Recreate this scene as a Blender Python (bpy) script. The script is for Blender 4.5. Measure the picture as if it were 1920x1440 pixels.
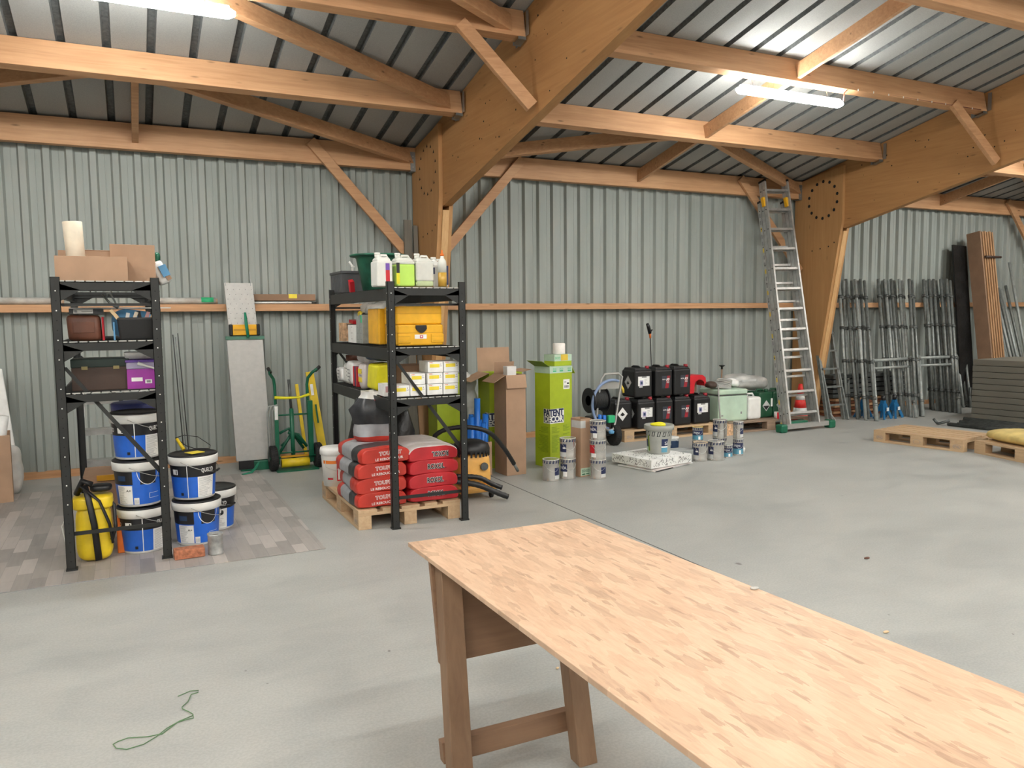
import bpy, bmesh, math, random
from mathutils import Vector, Matrix, Euler, noise
random.seed(7)
for o in list(bpy.data.objects): bpy.data.objects.remove(o)
SC = bpy.context.scene; COL = SC.collection
PI = math.pi
# ---------------------------------------------------------------- camera
FOC, PITCH, YAW, ROLL, CH = 1482.0, 0.0852, 0.4505, -0.0102, 1.55
fw = Vector((math.sin(YAW)*math.cos(PITCH), math.cos(YAW)*math.cos(PITCH), -math.sin(PITCH)))
rt = Vector((math.cos(YAW), -math.sin(YAW), 0)); up = rt.cross(fw)
cr = rt*math.cos(ROLL)+up*math.sin(ROLL); cu = -rt*math.sin(ROLL)+up*math.cos(ROLL)
cam = bpy.data.cameras.new('camera'); co = bpy.data.objects.new('camera', cam); COL.objects.link(co)
cam.sensor_width = 36; cam.lens = FOC/1920*36; cam.clip_start = .05; cam.clip_end = 200
M = Matrix.Identity(4)
for i in range(3): M[i][0], M[i][1], M[i][2] = cr[i], cu[i], -fw[i]
M[2][3] = CH; co.matrix_world = M; SC.camera = co
# ---------------------------------------------------------------- view + world
SC.view_settings.view_transform = 'Standard'; SC.view_settings.look = 'None'
SC.view_settings.gamma = 1; SC.view_settings.use_curve_mapping = False
SC.view_settings.exposure = 0.74
w = bpy.data.worlds.new('world'); SC.world = w; w.use_nodes = True
w.node_tree.nodes['Background'].inputs[0].default_value = (.8, .9, 1, 1)
w.node_tree.nodes['Background'].inputs[1].default_value = .02
LAMP_E = 60.0        # strength of every fluorescent diffuser
LAMPS = [(x, 6.1) for x in (-5.9, .09, 6.1, 12.1)]+[(x, y) for y in (1.9, -.2, -2.3, -4.4, -6.5) for x in (-5.9, -2.0, 2.0, 6.1, 10.0, 14.0)]  # front row continues the visible lamps; rear rows are added unseen fill light
# ---------------------------------------------------------------- materials
MATS = {}
def _m(name):
    m = bpy.data.materials.new(name); m.use_nodes = True; MATS[name] = m
    nt = m.node_tree; return m, nt, nt.nodes['Principled BSDF']
def N(nt, t, **k):
    n = nt.nodes.new(t)
    for a, b in k.items():
        if a == 'ins':
            for i, v in b.items(): n.inputs[i].default_value = v
        else: setattr(n, a, b)
    return n
def ramp(nt, fac, stops, interp='LINEAR'):
    r = nt.nodes.new('ShaderNodeValToRGB'); r.color_ramp.interpolation = interp
    e = r.color_ramp.elements
    while len(e) < len(stops): e.new(.5)
    for i, (p, c) in enumerate(stops): e[i].position = p; e[i].color = (*c, 1)
    nt.links.new(fac, r.inputs[0]); return r.outputs[0]
def coords(nt, scale=(1, 1, 1), rot=(0, 0, 0), kind='Object'):
    tc = nt.nodes.new('ShaderNodeTexCoord'); mp = nt.nodes.new('ShaderNodeMapping')
    mp.inputs['Scale'].default_value = scale; mp.inputs['Rotation'].default_value = rot
    nt.links.new(tc.outputs[kind], mp.inputs[0]); return mp.outputs[0]
def mixc(nt, f, a, b, mode='MIX'):
    n = nt.nodes.new('ShaderNodeMix'); n.data_type = 'RGBA'; n.blend_type = mode
    for s, v in ((0, f), (6, a), (7, b)):
        if hasattr(v, 'links') or hasattr(v, 'is_linked'): nt.links.new(v, n.inputs[s])
        else: n.inputs[s].default_value = v if s == 0 else (*v, 1)
    return n.outputs[2]
def noise_(nt, vec, sc, det=4, rough=.55, dist=0):
    n = N(nt, 'ShaderNodeTexNoise', ins={'Scale': sc, 'Detail': det, 'Roughness': rough, 'Distortion': dist})
    nt.links.new(vec, n.inputs['Vector']); return n.outputs['Fac']
def bump(nt, b, h, s=.2, d=.01):
    n = N(nt, 'ShaderNodeBump', ins={'Strength': s, 'Distance': d}); nt.links.new(h, n.inputs['Height'])
    nt.links.new(n.outputs[0], b.inputs['Normal'])
def plain(name, c, rough=.5, metal=0, var=.06, sc=9, trans=0, alpha=1, coat=0, bmp=0, emit=0):
    """plain paint / plastic / metal with a faint procedural mottling"""
    m, nt, b = _m(name)
    v = coords(nt); f = noise_(nt, v, sc, 5)
    c0 = tuple(max(0, x*(1-var*2)) for x in c); c1 = tuple(min(1, x*(1+var*2)) for x in c)
    nt.links.new(ramp(nt, f, [(.3, c0), (.7, c1)]), b.inputs['Base Color'])
    b.inputs['Roughness'].default_value = rough; b.inputs['Metallic'].default_value = metal
    b.inputs['Transmission Weight'].default_value = trans; b.inputs['Alpha'].default_value = alpha
    b.inputs['Coat Weight'].default_value = coat
    if bmp: bump(nt, b, noise_(nt, v, sc*4, 3), bmp)
    return m
def wood(name, light, dark, axis='x', knots=.5, sc=1.0, knotc=None):
    m, nt, b = _m(name)
    s = {'x': (1.2, 22, 22), 'y': (22, 1.2, 22), 'z': (22, 22, 1.2)}[axis]
    v = coords(nt, tuple(q*sc for q in s)); f = noise_(nt, v, 1.6, 5, .6, .6)
    base = ramp(nt, f, [(.28, dark), (.5, tuple((a+b_)/2 for a, b_ in zip(light, dark))), (.72, light)])
    v2 = coords(nt, {'x': (.9, 2, 2), 'y': (2, .9, 2), 'z': (2, 2, .9)}[axis]); f2 = noise_(nt, v2, 1.5, 2)
    base = mixc(nt, .35, base, ramp(nt, f2, [(.3, dark), (.7, light)]))
    if knots:
        k = coords(nt, {'x': (1.5, 6, 6), 'y': (6, 1.5, 6), 'z': (6, 6, 1.5)}[axis])
        vo = N(nt, 'ShaderNodeTexVoronoi', ins={'Scale': 1.5, 'Randomness': 1.0}); nt.links.new(k, vo.inputs['Vector'])
        kf = ramp(nt, vo.outputs['Distance'], [(.035, (1,)*3), (.11, (0,)*3)])
        kc = knotc or tuple(d*.35 for d in dark)
        mm = nt.nodes.new('ShaderNodeMath'); mm.operation = 'MULTIPLY'; mm.inputs[1].default_value = knots
        nt.links.new(kf, mm.inputs[0]); base = mixc(nt, mm.outputs[0], base, kc)
    nt.links.new(base, b.inputs['Base Color']); b.inputs['Roughness'].default_value = .62
    bump(nt, b, f, .12, .004); return m
PINE_L, PINE_D = (.62, .36, .19), (.40, .20, .09)
for ax in 'xyz': wood('pine_'+ax, PINE_L, PINE_D, ax, .8)
wood('glulam', (.50, .27, .105), (.36, .17, .06), 'y', .55, .8)
wood('glulam_v', (.50, .28, .115), (.38, .19, .07), 'z', .5, .8)
wood('glulam_edge', (.66, .42, .20), (.50, .28, .11), 'z', .2, 1.6)
wood('trestle_wood', (.30, .19, .115), (.20, .115, .065), 'z', .4, 1)
wood('trestle_x', (.28, .17, .10), (.19, .105, .06), 'x', .3, 1)
wood('plank_x', (.60, .43, .26), (.42, .27, .15), 'x', .5, 1); wood('plank_y', (.60, .43, .26), (.42, .27, .15), 'y', .5, 1)
wood('old_plank_x', (.36, .25, .17), (.20, .14, .10), 'x', .5, 1)
wood('board_z', (.50, .30, .16), (.36, .19, .09), 'z', .4, 1); wood('grey_board', (.20, .185, .15), (.13, .12, .10), 'z', .3, 1)
wood('ply_panel', (.19, .18, .15), (.13, .125, .10), 'x', .1, .5)
# cladding
def clad():
    m, nt, b = _m('cladding')
    v = coords(nt, (3, 3, .4)); f = noise_(nt, v, 1.2, 4)
    nt.links.new(ramp(nt, f, [(.3, (.285, .315, .29)), (.7, (.345, .372, .35))]), b.inputs['Base Color'])
    b.inputs['Roughness'].default_value = .58; b.inputs['Specular IOR Level'].default_value = .35
    m, nt, b = _m('roof_deck')
    v = coords(nt, (1, 1, 1)); f = noise_(nt, v, 120, 3, .7); g = noise_(nt, coords(nt, (1, .5, .5)), 1.5, 3)
    c = mixc(nt, .5, ramp(nt, f, [(.35, (.27, .275, .265)), (.65, (.40, .405, .39))]), ramp(nt, g, [(.3, (.30, .305, .29)), (.7, (.40, .40, .385))]))
    nt.links.new(c, b.inputs['Base Color']); b.inputs['Roughness'].default_value = .85
    bump(nt, b, f, .3, .003)
clad()
plain('deck_groove_shade', (.13, .14, .14), .8, 0, .15, 30)  # deck colour darkened to paint the shade inside the roof grooves
def concrete():
    m, nt, b = _m('concrete')
    v = coords(nt); f = noise_(nt, v, .55, 6, .6, .4); g = noise_(nt, coords(nt, (1, 2.2, 1)), 2.2, 7, .65, .8); h = noise_(nt, v, 90, 2)
    c = mixc(nt, .5, ramp(nt, f, [(.30, (.27, .28, .265)), (.70, (.45, .455, .425))]), ramp(nt, g, [(.30, (.29, .30, .29)), (.55, (.40, .405, .38)), (.75, (.45, .45, .42))]))
    c = mixc(nt, .10, c, ramp(nt, h, [(.4, (.2, .2, .2)), (.6, (.6, .6, .6))]))
    vo = N(nt, 'ShaderNodeTexVoronoi', ins={'Scale': 3.2, 'Randomness': 1.0}); nt.links.new(noise_vec(nt, v), vo.inputs['Vector'])
    c = mixc(nt, ramp(nt, vo.outputs['Distance'], [(.018, (.8,)*3), (.035, (0,)*3)]), c, (.12, .11, .10))
    nt.links.new(c, b.inputs['Base Color'])
    nt.links.new(ramp(nt, g, [(.3, (.42,)*3), (.7, (.60,)*3)]), b.inputs['Roughness'])
    bump(nt, b, h, .05, .002)
def noise_vec(nt, v):
    n = N(nt, 'ShaderNodeTexNoise', ins={'Scale': 1.3, 'Detail': 2}); nt.links.new(v, n.inputs['Vector'])
    a = nt.nodes.new('ShaderNodeVectorMath'); a.operation = 'ADD'
    nt.links.new(v, a.inputs[0]); nt.links.new(n.outputs['Color'], a.inputs[1]); return a.outputs[0]
concrete()
def planks():
    m, nt, b = _m('vinyl_planks')
    v = coords(nt, (1, 1, 1), (0, 0, PI/2))
    br = N(nt, 'ShaderNodeTexBrick', ins={'Color1': (.50, .46, .43, 1), 'Color2': (.255, .24, .225, 1), 'Mortar': (.22, .21, .20, 1), 'Scale': 1, 'Mortar Size': .0012, 'Brick Width': .34, 'Row Height': .085, 'Bias': 0.0})
    br.offset = .37; br.offset_frequency = 2; nt.links.new(v, br.inputs['Vector'])
    f = noise_(nt, coords(nt, (14, 1.5, 1)), 3, 5)
    nt.links.new(mixc(nt, .2, br.outputs['Color'], ramp(nt, f, [(.3, (.24, .225, .21)), (.7, (.46, .43, .40))])), b.inputs['Base Color'])
    b.inputs['Roughness'].default_value = .45
planks()
def osb(name, l, r_, d):
    m, nt, b = _m(name)
    # strands: stretched voronoi cells in two directions with a warp
    def strands(sc, rot, seed):
        v = coords(nt, sc, (0, 0, rot)); n = N(nt, 'ShaderNodeTexNoise', ins={'Scale': 1.1, 'Detail': 2}); nt.links.new(v, n.inputs['Vector'])
        a = nt.nodes.new('ShaderNodeVectorMath'); a.operation = 'MULTIPLY_ADD'; a.inputs[1].default_value = (1.6, .9, 0); a.inputs[2].default_value = (seed, seed, 0)
        nt.links.new(n.outputs['Color'], a.inputs[0])
        s = nt.nodes.new('ShaderNodeVectorMath'); s.operation = 'ADD'; nt.links.new(v, s.inputs[0]); nt.links.new(a.outputs[0], s.inputs[1])
        vo = N(nt, 'ShaderNodeTexVoronoi', ins={'Scale': 1.0, 'Randomness': 1.0}); vo.distance = 'CHEBYCHEV'; nt.links.new(s.outputs[0], vo.inputs['Vector'])
        return vo
    a = strands((26, 10, 1), .75, 0); c_ = strands((30, 10, 1), -.95, 7.3); e = strands((95, 17, 1), .1, 3.1)
    def sep(n):
        s = nt.nodes.new('ShaderNodeSeparateColor'); nt.links.new(n.outputs['Color'], s.inputs[0]); return s
    sa, sc_, se = sep(a), sep(c_), sep(e)
    A = ramp(nt, sa.outputs[0], [(0, l), (.45, tuple(x*.96 for x in l)), (.75, r_), (1, l)])
    Cc = ramp(nt, sc_.outputs[1], [(0, tuple(min(1, x*1.05) for x in l)), (.5, r_), (.8, tuple(x*.78 for x in r_)), (1, l)])
    c = mixc(nt, ramp(nt, sc_.outputs[0], [(.5, (0,)*3), (.52, (.75,)*3)], 'CONSTANT'), A, Cc)
    c = mixc(nt, ramp(nt, se.outputs[2], [(.0, (0,)*3), (.95, (.55,)*3)], 'CONSTANT'), c, d)
    c = mixc(nt, ramp(nt, sa.outputs[2], [(.0, (0,)*3), (.90, (.45,)*3)], 'CONSTANT'), c, tuple(x*.62 for x in r_))
    g = noise_(nt, coords(nt, (50, 8, 1), (0, 0, .4)), 2, 4)
    c = mixc(nt, .22, c, ramp(nt, g, [(.3, d), (.6, l)]))
    nt.links.new(c, b.inputs['Base Color']); b.inputs['Roughness'].default_value = .5
    bump(nt, b, sa.outputs[0], .08, .003)
osb('osb', (.66, .46, .315), (.57, .375, .25), (.27, .16, .10))
def stripey(name, ca, cb, sc, rot=.8, thr=.5, kind='Generated'):
    m, nt, b = _m(name); v = coords(nt, (sc,)*3, (0, 0, rot))
    w_ = N(nt, 'ShaderNodeTexWave', ins={'Scale': 1.0, 'Distortion': 0}); nt.links.new(v, w_.inputs['Vector'])
    nt.links.new(ramp(nt, w_.outputs['Fac'], [(0, ca), (thr, cb)], 'CONSTANT'), b.inputs['Base Color']); b.inputs['Roughness'].default_value = .5
P = plain
P('rack_metal', (.021, .022, .021), .5, .2, .1); P('mesh_wire', (.55, .55, .52), .35, .7)
P('hole', (.01, .01, .01), .9); P('hanger_zinc', (.30, .32, .32), .38, .8); P('bolt', (.55, .56, .55), .3, .9)
P('zinc', (.20, .215, .205), .45, .4, .12, 18); P('zinc_light', (.33, .355, .34), .45, .25, .10, 18); P('zinc_dark', (.10, .108, .104), .5, .5, .2, 14)
P('aluminium', (.47, .47, .455), .35, .55, .08, 14); P('alu_dull', (.40, .395, .375), .5, .35, .03, 20)
P('white_plastic', (.80, .80, .77), .4); P('bucket_white', (.80, .80, .77), .38, 0, .03); P('black_plastic', (.010, .010, .011), .42, 0, .1)
P('black_print', (.012, .012, .014), .4); P('blue_print', (.02, .13, .60), .35); P('navy_print', (.016, .025, .085), .4); P('white_print', (.82, .82, .80), .5)
P('grey_print', (.55, .56, .55), .5); P('text_grey', (.25, .25, .25), .6); P('label_text', (.33, .34, .35), .6)
P('yellow_tool', (.78, .56, .02), .4); P('yellow_print', (.85, .68, .05), .45); P('yellow_bag', (.80, .74, .02), .5); P('yellow_case', (.80, .42, .015), .38); P('yellow_dark', (.55, .27, .01), .45)
P('green_metal', (.008, .12, .062), .38); P('green_strap', (.01, .20, .11), .6); P('green_tub', (.015, .105, .062), .5, 0, .35, 5); P('green_lime', (.36, .46, .02), .42, 0, .04); P('lime_dark', (.16, .25, .01), .5)
P('orange', (.75, .17, .02), .5); P('red', (.55, .01, .02), .4); P('red_bag', (.50, .022, .03), .42, 0, .1, 6, bmp=.25); P('red_toupret', (.52, .04, .025), .42, 0, .1, 6, bmp=.25)
P('dark_bag', (.03, .032, .036), .42, 0, .2, 6, bmp=.25); P('grey_bag', (.34, .345, .36), .45, 0, .1, 6, bmp=.25); P('pale_bag', (.68, .62, .60), .5, 0, .08, 6, bmp=.2)
P('black_bag', (.012, .012, .012), .35, 0, .3, 6, bmp=.6); P('purple', (.16, .07, .40), .35); P('magenta', (.33, .04, .33), .4); P('lilac_clear', (.42, .38, .55), .3)
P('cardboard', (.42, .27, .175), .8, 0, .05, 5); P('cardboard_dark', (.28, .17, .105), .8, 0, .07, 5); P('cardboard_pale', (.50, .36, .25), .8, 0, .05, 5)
P('tape', (.44, .31, .19), .3); P('cream_paper', (.78, .70, .56), .7); P('jug_white', (.74, .74, .70), .35, 0, .04); P('jug_clear', (.66, .67, .62), .25, 0, .05)
P('lime_liquid', (.52, .80, .14), .25, 0, .03); P('pale_lime', (.52, .62, .36), .3); P('oil_yellow', (.60, .36, .06), .3); P('crate_grey', (.075, .078, .082), .5)
P('steel_can', (.62, .60, .57), .22, .75, .05); P('can_lid', (.66, .66, .62), .35, .4); P('can_blue', (.02, .035, .10), .4); P('can_sky', (.10, .30, .42), .4)
P('yellow_lid', (.72, .52, .06), .45); P('tan_lid', (.72, .52, .30), .5); P('grey_plastic', (.36, .37, .34), .45); P('brick', (.45, .17, .09), .9, 0, .2, 40, bmp=.6)
P('rubber', (.014, .014, .014), .8, 0, .2, 30); P('hose_blue', (.22, .30, .48), .4); P('blue_plastic', (.02, .17, .62), .38); P('blue_jack', (.01, .12, .28), .45)
P('green_clip', (.03, .42, .18), .4); P('mint', (.47, .62, .49), .55, 0, .07, 4); P('green_can', (.012, .075, .035), .4); P('can_red', (.28, .015, .025), .4); P('label_dark', (.03, .035, .05), .5)
P('vacuum_yellow', (.78, .42, .10), .42); P('film', (.66, .66, .62), .25, 0, .12, 8, alpha=.55, bmp=.8); P('film_grey', (.52, .52, .50), .35, 0, .1, 6, alpha=.92, bmp=.6)
P('cone_red', (.78, .035, .03), .4); P('cushion', (.62, .47, .17), .85, 0, .12, 5, bmp=.3); P('leather', (.12, .042, .022), .45, 0, .15); P('toolbox', (.018, .035, .03), .4)
P('toolbox_brown', (.06, .035, .025), .6); P('brass', (.30, .25, .12), .4, .7); P('twine', (.11, .22, .10), .8); P('tin_dirty', (.42, .43, .42), .4, .4, .2, 14)
P('osb_small', (.60, .38, .22), .7, 0, .22, 30); P('dark_blue', (.02, .05, .12), .5); P('sky_blue', (.12, .35, .62), .5); P('carpet_grey', (.40, .42, .42), .6)
P('copper_pipe', (.34, .13, .07), .4, .6); P('pinkish', (.55, .30, .30), .6); P('cable', (.02, .02, .02), .5); P('cable_brown', (.22, .07, .05), .5); P('rope_grey', (.36, .36, .34), .7)
P('blue_lid', (.035, .045, .19), .4); P('orange_label', (.80, .22, .03), .45); P('wax_white', (.82, .78, .74), .5); P('seam_dark', (.10, .10, .095), .9)
def lamp_mat():
    m, nt, b = _m('lamp_diffuser'); b.inputs['Base Color'].default_value = (.9, .9, .9, 1)
    f = noise_(nt, coords(nt), 2, 1)
    nt.links.new(ramp(nt, f, [(.3, (.98, 1, .96)), (.7, (1, 1, .97))]), b.inputs['Emission Color']); b.inputs['Emission Strength'].default_value = LAMP_E
lamp_mat()
# ---------------------------------------------------------------- mesh helpers
def rotm(rx=0, ry=0, rz=0): return Euler((rx, ry, rz), 'XYZ').to_matrix()
class MB:
    def __init__(s): s.v = []; s.f = []; s.mi = []; s.mats = []; s.sm = []; s.c = 0; s.x = None
    def mat(s, name):
        if name not in s.mats: s.mats.append(name)
        s.c = s.mats.index(name); return s
    def _add(s, vs, fs, smooth=False):
        k = len(s.v); s.v += [tuple(s.x @ Vector(v)) if s.x else tuple(v) for v in vs]
        for f in fs: s.f.append(tuple(i+k for i in f)); s.mi.append(s.c); s.sm.append(smooth)
        return s
    def box(s, c, d, R=None, taper=None):
        x, y, z = (q/2 for q in d); t = taper or (1, 1)
        vs = [Vector(p) for p in ((-x, -y, -z), (x, -y, -z), (x, y, -z), (-x, y, -z), (-x*t[0], -y*t[1], z), (x*t[0], -y*t[1], z), (x*t[0], y*t[1], z), (-x*t[0], y*t[1], z))]
        c = Vector(c); vs = [(R @ v if R else v)+c for v in vs]
        return s._add(vs, [(0, 3, 2, 1), (4, 5, 6, 7), (0, 1, 5, 4), (1, 2, 6, 5), (2, 3, 7, 6), (3, 0, 4, 7)])
    def b2(s, a, b):
        return s.box([(p+q)/2 for p, q in zip(a, b)], [abs(q-p) for p, q in zip(a, b)])
    def hexa(s, vs): return s._add(vs, [(0, 3, 2, 1), (4, 5, 6, 7), (0, 1, 5, 4), (1, 2, 6, 5), (2, 3, 7, 6), (3, 0, 4, 7)])
    def bar(s, a, b, w, h, upv=(0, 0, 1)):
        a, b = Vector(a), Vector(b); d = (b-a).normalized(); u = Vector(upv); sd = d.cross(u)
        if sd.length < 1e-4: sd = d.cross(Vector((0, 1, 0)))
        sd.normalize(); u = sd.cross(d); x = sd*w/2; y = u*h/2
        return s.hexa([a-x-y, a+x-y, a+x+y, a-x+y, b-x-y, b+x-y, b+x+y, b-x+y])
    def tube(s, pts, r, n=10, caps=True, closed=False, flat=1.0):
        pts = [Vector(p) for p in pts]; m = len(pts); rr = r if hasattr(r, '__len__') else [r]*m
        vs = []; prev = None
        for i, p in enumerate(pts):
            a = pts[i-1] if (i > 0 or closed) else p; b = pts[(i+1) % m] if (i < m-1 or closed) else p
            t = (b-a); t = t.normalized() if t.length > 1e-9 else Vector((0, 0, 1))
            if prev is None:
                e = t.cross(Vector((0, 0, 1)));  e = e if e.length > .05 else t.cross(Vector((1, 0, 0)))
            else: e = prev-t*prev.dot(t)
            e.normalize(); prev = e; g = t.cross(e)
            for k in range(n): an = 2*PI*k/n; vs.append(p+(e*math.cos(an)+g*math.sin(an)*flat)*rr[i])
        fs = []; L = m if closed else m-1
        for i in range(L):
            for k in range(n):
                j = (i+1) % m; fs.append((i*n+k, i*n+(k+1) % n, j*n+(k+1) % n, j*n+k))
        s._add(vs, fs, True)
        if caps and not closed:
            k0 = len(s.v)-len(vs)
            for f in (tuple(reversed(range(n))), tuple(range((m-1)*n, m*n))):
                s.f.append(tuple(k0+i for i in f)); s.mi.append(s.c); s.sm.append(False)
        return s
    def cyl(s, c, r, h, n=24, r2=None, axis='z'):
        c = Vector(c); d = {'x': Vector((h, 0, 0)), 'y': Vector((0, h, 0)), 'z': Vector((0, 0, h))}[axis]
        return s.tube([c, c+d], [r, r if r2 is None else r2], n)
    def lathe(s, c, prof, n=32, R=None, smooth=True, sx=1, sy=1):
        c = Vector(c); vs = []; m = len(prof)
        for (r, z) in prof:
            for k in range(n):
                a = 2*PI*k/n; v = Vector((r*math.cos(a)*sx, r*math.sin(a)*sy, z)); vs.append((R @ v if R else v)+c)
        fs = [(i*n+k, i*n+(k+1) % n, (i+1)*n+(k+1) % n, (i+1)*n+k) for i in range(m-1) for k in range(n)]
        s._add(vs, fs, smooth); k0 = len(s.v)-len(vs)
        for f, r in ((tuple(reversed(range(n))), prof[0][0]), (tuple(range((m-1)*n, m*n)), prof[-1][0])):
            if r > 1e-4: s.f.append(tuple(k0+i for i in f)); s.mi.append(s.c); s.sm.append(False)
        return s
    def poly(s, pts): return s._add(pts, [tuple(range(len(pts)))])
    def prism(s, pts, off):
        """closed outline pts extruded by vector off"""
        n = len(pts); o = Vector(off); vs = [Vector(p) for p in pts]; vs += [v+o for v in vs]
        fs = [tuple(reversed(range(n))), tuple(range(n, 2*n))]+[(i, (i+1) % n, n+(i+1) % n, n+i) for i in range(n)]
        return s._add(vs, fs)
    def grid(s, fn, nu, nv, smooth=True, cu_=False, cv_=False):
        vs = [fn(i/(nu if cu_ else nu), j/(nv if cv_ else nv)) for i in range(nu if cu_ else nu+1) for j in range(nv if cv_ else nv+1)]
        NU = nu if cu_ else nu+1; NV = nv if cv_ else nv+1
        fs = [((i % NU)*NV+j % NV, ((i+1) % NU)*NV+j % NV, ((i+1) % NU)*NV+(j+1) % NV, (i % NU)*NV+(j+1) % NV) for i in range(nu) for j in range(nv)]
        return s._add(vs, fs, smooth)
    def patch(s, c, r, a0, a1, z0, z1, n=8, r2=None):
        """curved print on a (slightly conical) round can: angles in radians"""
        r2 = r if r2 is None else r2; c = Vector(c)
        vs = []
        for i in range(n+1):
            a = a0+(a1-a0)*i/n
            vs += [c+Vector((r*math.cos(a), r*math.sin(a), z0)), c+Vector((r2*math.cos(a), r2*math.sin(a), z1))]
        return s._add(vs, [(2*i, 2*i+2, 2*i+3, 2*i+1) for i in range(n)], True)
    def build(s, name, parent=None, label=None, bevel=0, fix=True, seg=2):
        me = bpy.data.meshes.new(name); me.from_pydata(s.v, [], s.f)
        for m in s.mats: me.materials.append(MATS[m])
        me.polygons.foreach_set('material_index', s.mi); me.polygons.foreach_set('use_smooth', s.sm)
        if fix:
            bm = bmesh.new(); bm.from_mesh(me); bmesh.ops.recalc_face_normals(bm, faces=bm.faces); bm.to_mesh(me); bm.free()
        me.update(); o = bpy.data.objects.new(name, me); COL.objects.link(o)
        if parent: o.parent = parent
        if label: o['label'] = label
        if bevel:
            b = o.modifiers.new('bevel', 'BEVEL'); b.width = bevel; b.segments = seg; b.limit_method = 'ANGLE'; b.angle_limit = .6
            b.harden_normals = False
        return o
def B(mat): return MB().mat(mat)
def thing(name, label, cat, loc=(0, 0, 0), rz=0, group=None, rx=0, ry=0):
    o = bpy.data.objects.new(name, None); COL.objects.link(o); o.empty_display_size = .1
    o.location = loc; o.rotation_euler = (rx, ry, rz); o['label'] = label; o['category'] = cat
    if group: o['group'] = group
    return o
def tag(o, label, cat, group=None, kind=None):
    o['label'] = label; o['category'] = cat
    if group: o['group'] = group
    if kind: o['kind'] = kind
    return o
def struct(o): o['kind'] = 'structure'; return o
def kids(o): return [c for c in o.children]
def dup(root, loc, rz, label, group=None, scale=None):
    r = root.copy(); COL.objects.link(r); r.location = loc; r.rotation_euler = (root.rotation_euler[0], root.rotation_euler[1], rz); r['label'] = label
    if scale: r.scale = scale
    if group: r['group'] = group
    for ch in list(root.children):
        c = ch.copy(); COL.objects.link(c); c.parent = r
        for g in list(ch.children):
            d = g.copy(); COL.objects.link(d); d.parent = c
    return r
# lettering -> flat faces added to a mesh builder
_tc = {}
def text_geo(txt, bold=.0, spacing=1.0):
    k = (txt, bold, spacing)
    if k in _tc: return _tc[k]
    cv = bpy.data.curves.new('t', 'FONT'); cv.body = txt; cv.size = 1; cv.offset = bold; cv.space_character = spacing; cv.resolution_u = 2; cv.fill_mode = 'FRONT'
    ob = bpy.data.objects.new('t', cv); COL.objects.link(ob); dg = bpy.context.evaluated_depsgraph_get()
    me = bpy.data.meshes.new_from_object(ob.evaluated_get(dg)); vs = [tuple(v.co) for v in me.vertices]; fs = [tuple(p.vertices) for p in me.polygons]
    bpy.data.objects.remove(ob); bpy.data.curves.remove(cv); bpy.data.meshes.remove(me)
    if bold: x0, x1, y0, y1 = text_geo(txt, .0, spacing)[3]
    else: x0, x1, y0, y1 = min(v[0] for v in vs), max(v[0] for v in vs), min(v[1] for v in vs), max(v[1] for v in vs)
    vs = [((v[0]-x0)/(x1-x0), (v[1]-y0)/(y1-y0)) for v in vs]; _tc[k] = (vs, fs, (x1-x0)/(y1-y0), (x0, x1, y0, y1)); return _tc[k]
def text(mb, txt, fn, bold=.02, spacing=1.0, cut=None):
    """fn(u,v) with u,v in 0..1 gives the point in space; cut = u where the surface folds"""
    vs, fs = text_geo(txt, bold, spacing)[:2]
    if cut is not None:
        bm = bmesh.new(); bv = [bm.verts.new((u, v, 0)) for u, v in vs]
        for f in fs:
            try: bm.faces.new([bv[i] for i in f])
            except ValueError: pass
        bmesh.ops.bisect_plane(bm, geom=bm.verts[:]+bm.edges[:]+bm.faces[:], plane_co=(cut, 0, 0), plane_no=(1, 0, 0), dist=1e-6)
        bm.verts.index_update(); vs = [(v.co.x, v.co.y) for v in bm.verts]; fs = [tuple(v.index for v in f.verts) for f in bm.faces]; bm.free()
    mb._add([fn(u, v) for u, v in vs], fs); return mb
def flat(o, ux, uy, w, h):
    o, ux, uy = Vector(o), Vector(ux), Vector(uy); return lambda u, v: o+ux*(u*w)+uy*(v*h)
def curved(c, r, a0, a1, z0, z1, r2=None):
    r2 = r if r2 is None else r2; c = Vector(c)
    def fn(u, v):
        a = a0+(a1-a0)*u; q = r+(r2-r)*v; return c+Vector((q*math.cos(a), q*math.sin(a), z0+(z1-z0)*v))
    return fn
# ================================================================ BUILDING
X0, X1, YB, YF = -9.2, 21.2, 9.0, -10.8
SL = .213; RN = Vector((0, -SL, -1)).normalized()     # slope and downward normal of the roof
def zr(y): return 5.396-SL*y if y > -.9 else 5.396+SL*.9-SL*(-.9-y)
fl_ = B('concrete').b2((X0, YF, -.12), (X1, YB+.1, 0)).build('floor'); struct(fl_)
B('seam_dark').b2((3.115, YF, -.001), (3.123, 9, .0012)).build('floor_joint', fl_)
# corrugated wall: ribs .055 wide every .2 m standing .035 proud
def ribs(x0, x1, first, pitch, prof):
    """prof: list of (dx,depth); returns x,depth polyline"""
    out = [(x0, 0)]; k = math.ceil((x0-first)/pitch)+0
    while first+k*pitch+pitch*.5 < x1:
        for dx, d in prof: out.append((first+k*pitch+dx, d))
        k += 1
    out.append((x1, 0)); return out
WR = ribs(X0, X1, -.864, .2, [(-.019, 0), (0, .044), (.055, .044), (.074, 0), (.128, 0), (.131, .003), (.135, .003), (.138, 0)])
def wall_back():
    mb = B('cladding'); n = len(WR)
    vs = []
    for z in (.07, 3.60):
        vs += [(x, YB-d, z) for x, d in WR]
    mb._add(vs, [(i, i+1, n+i+1, n+i) for i in range(n-1)])
    mb.b2((X0, YB+.01, 0), (X1, YB+.06, 3.6)); mb.mat('pine_x').b2((X0, YB-.05, 0), (X1, YB+.01, .07))
    struct(mb.build('wall_back', fix=False))
wall_back()
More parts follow.
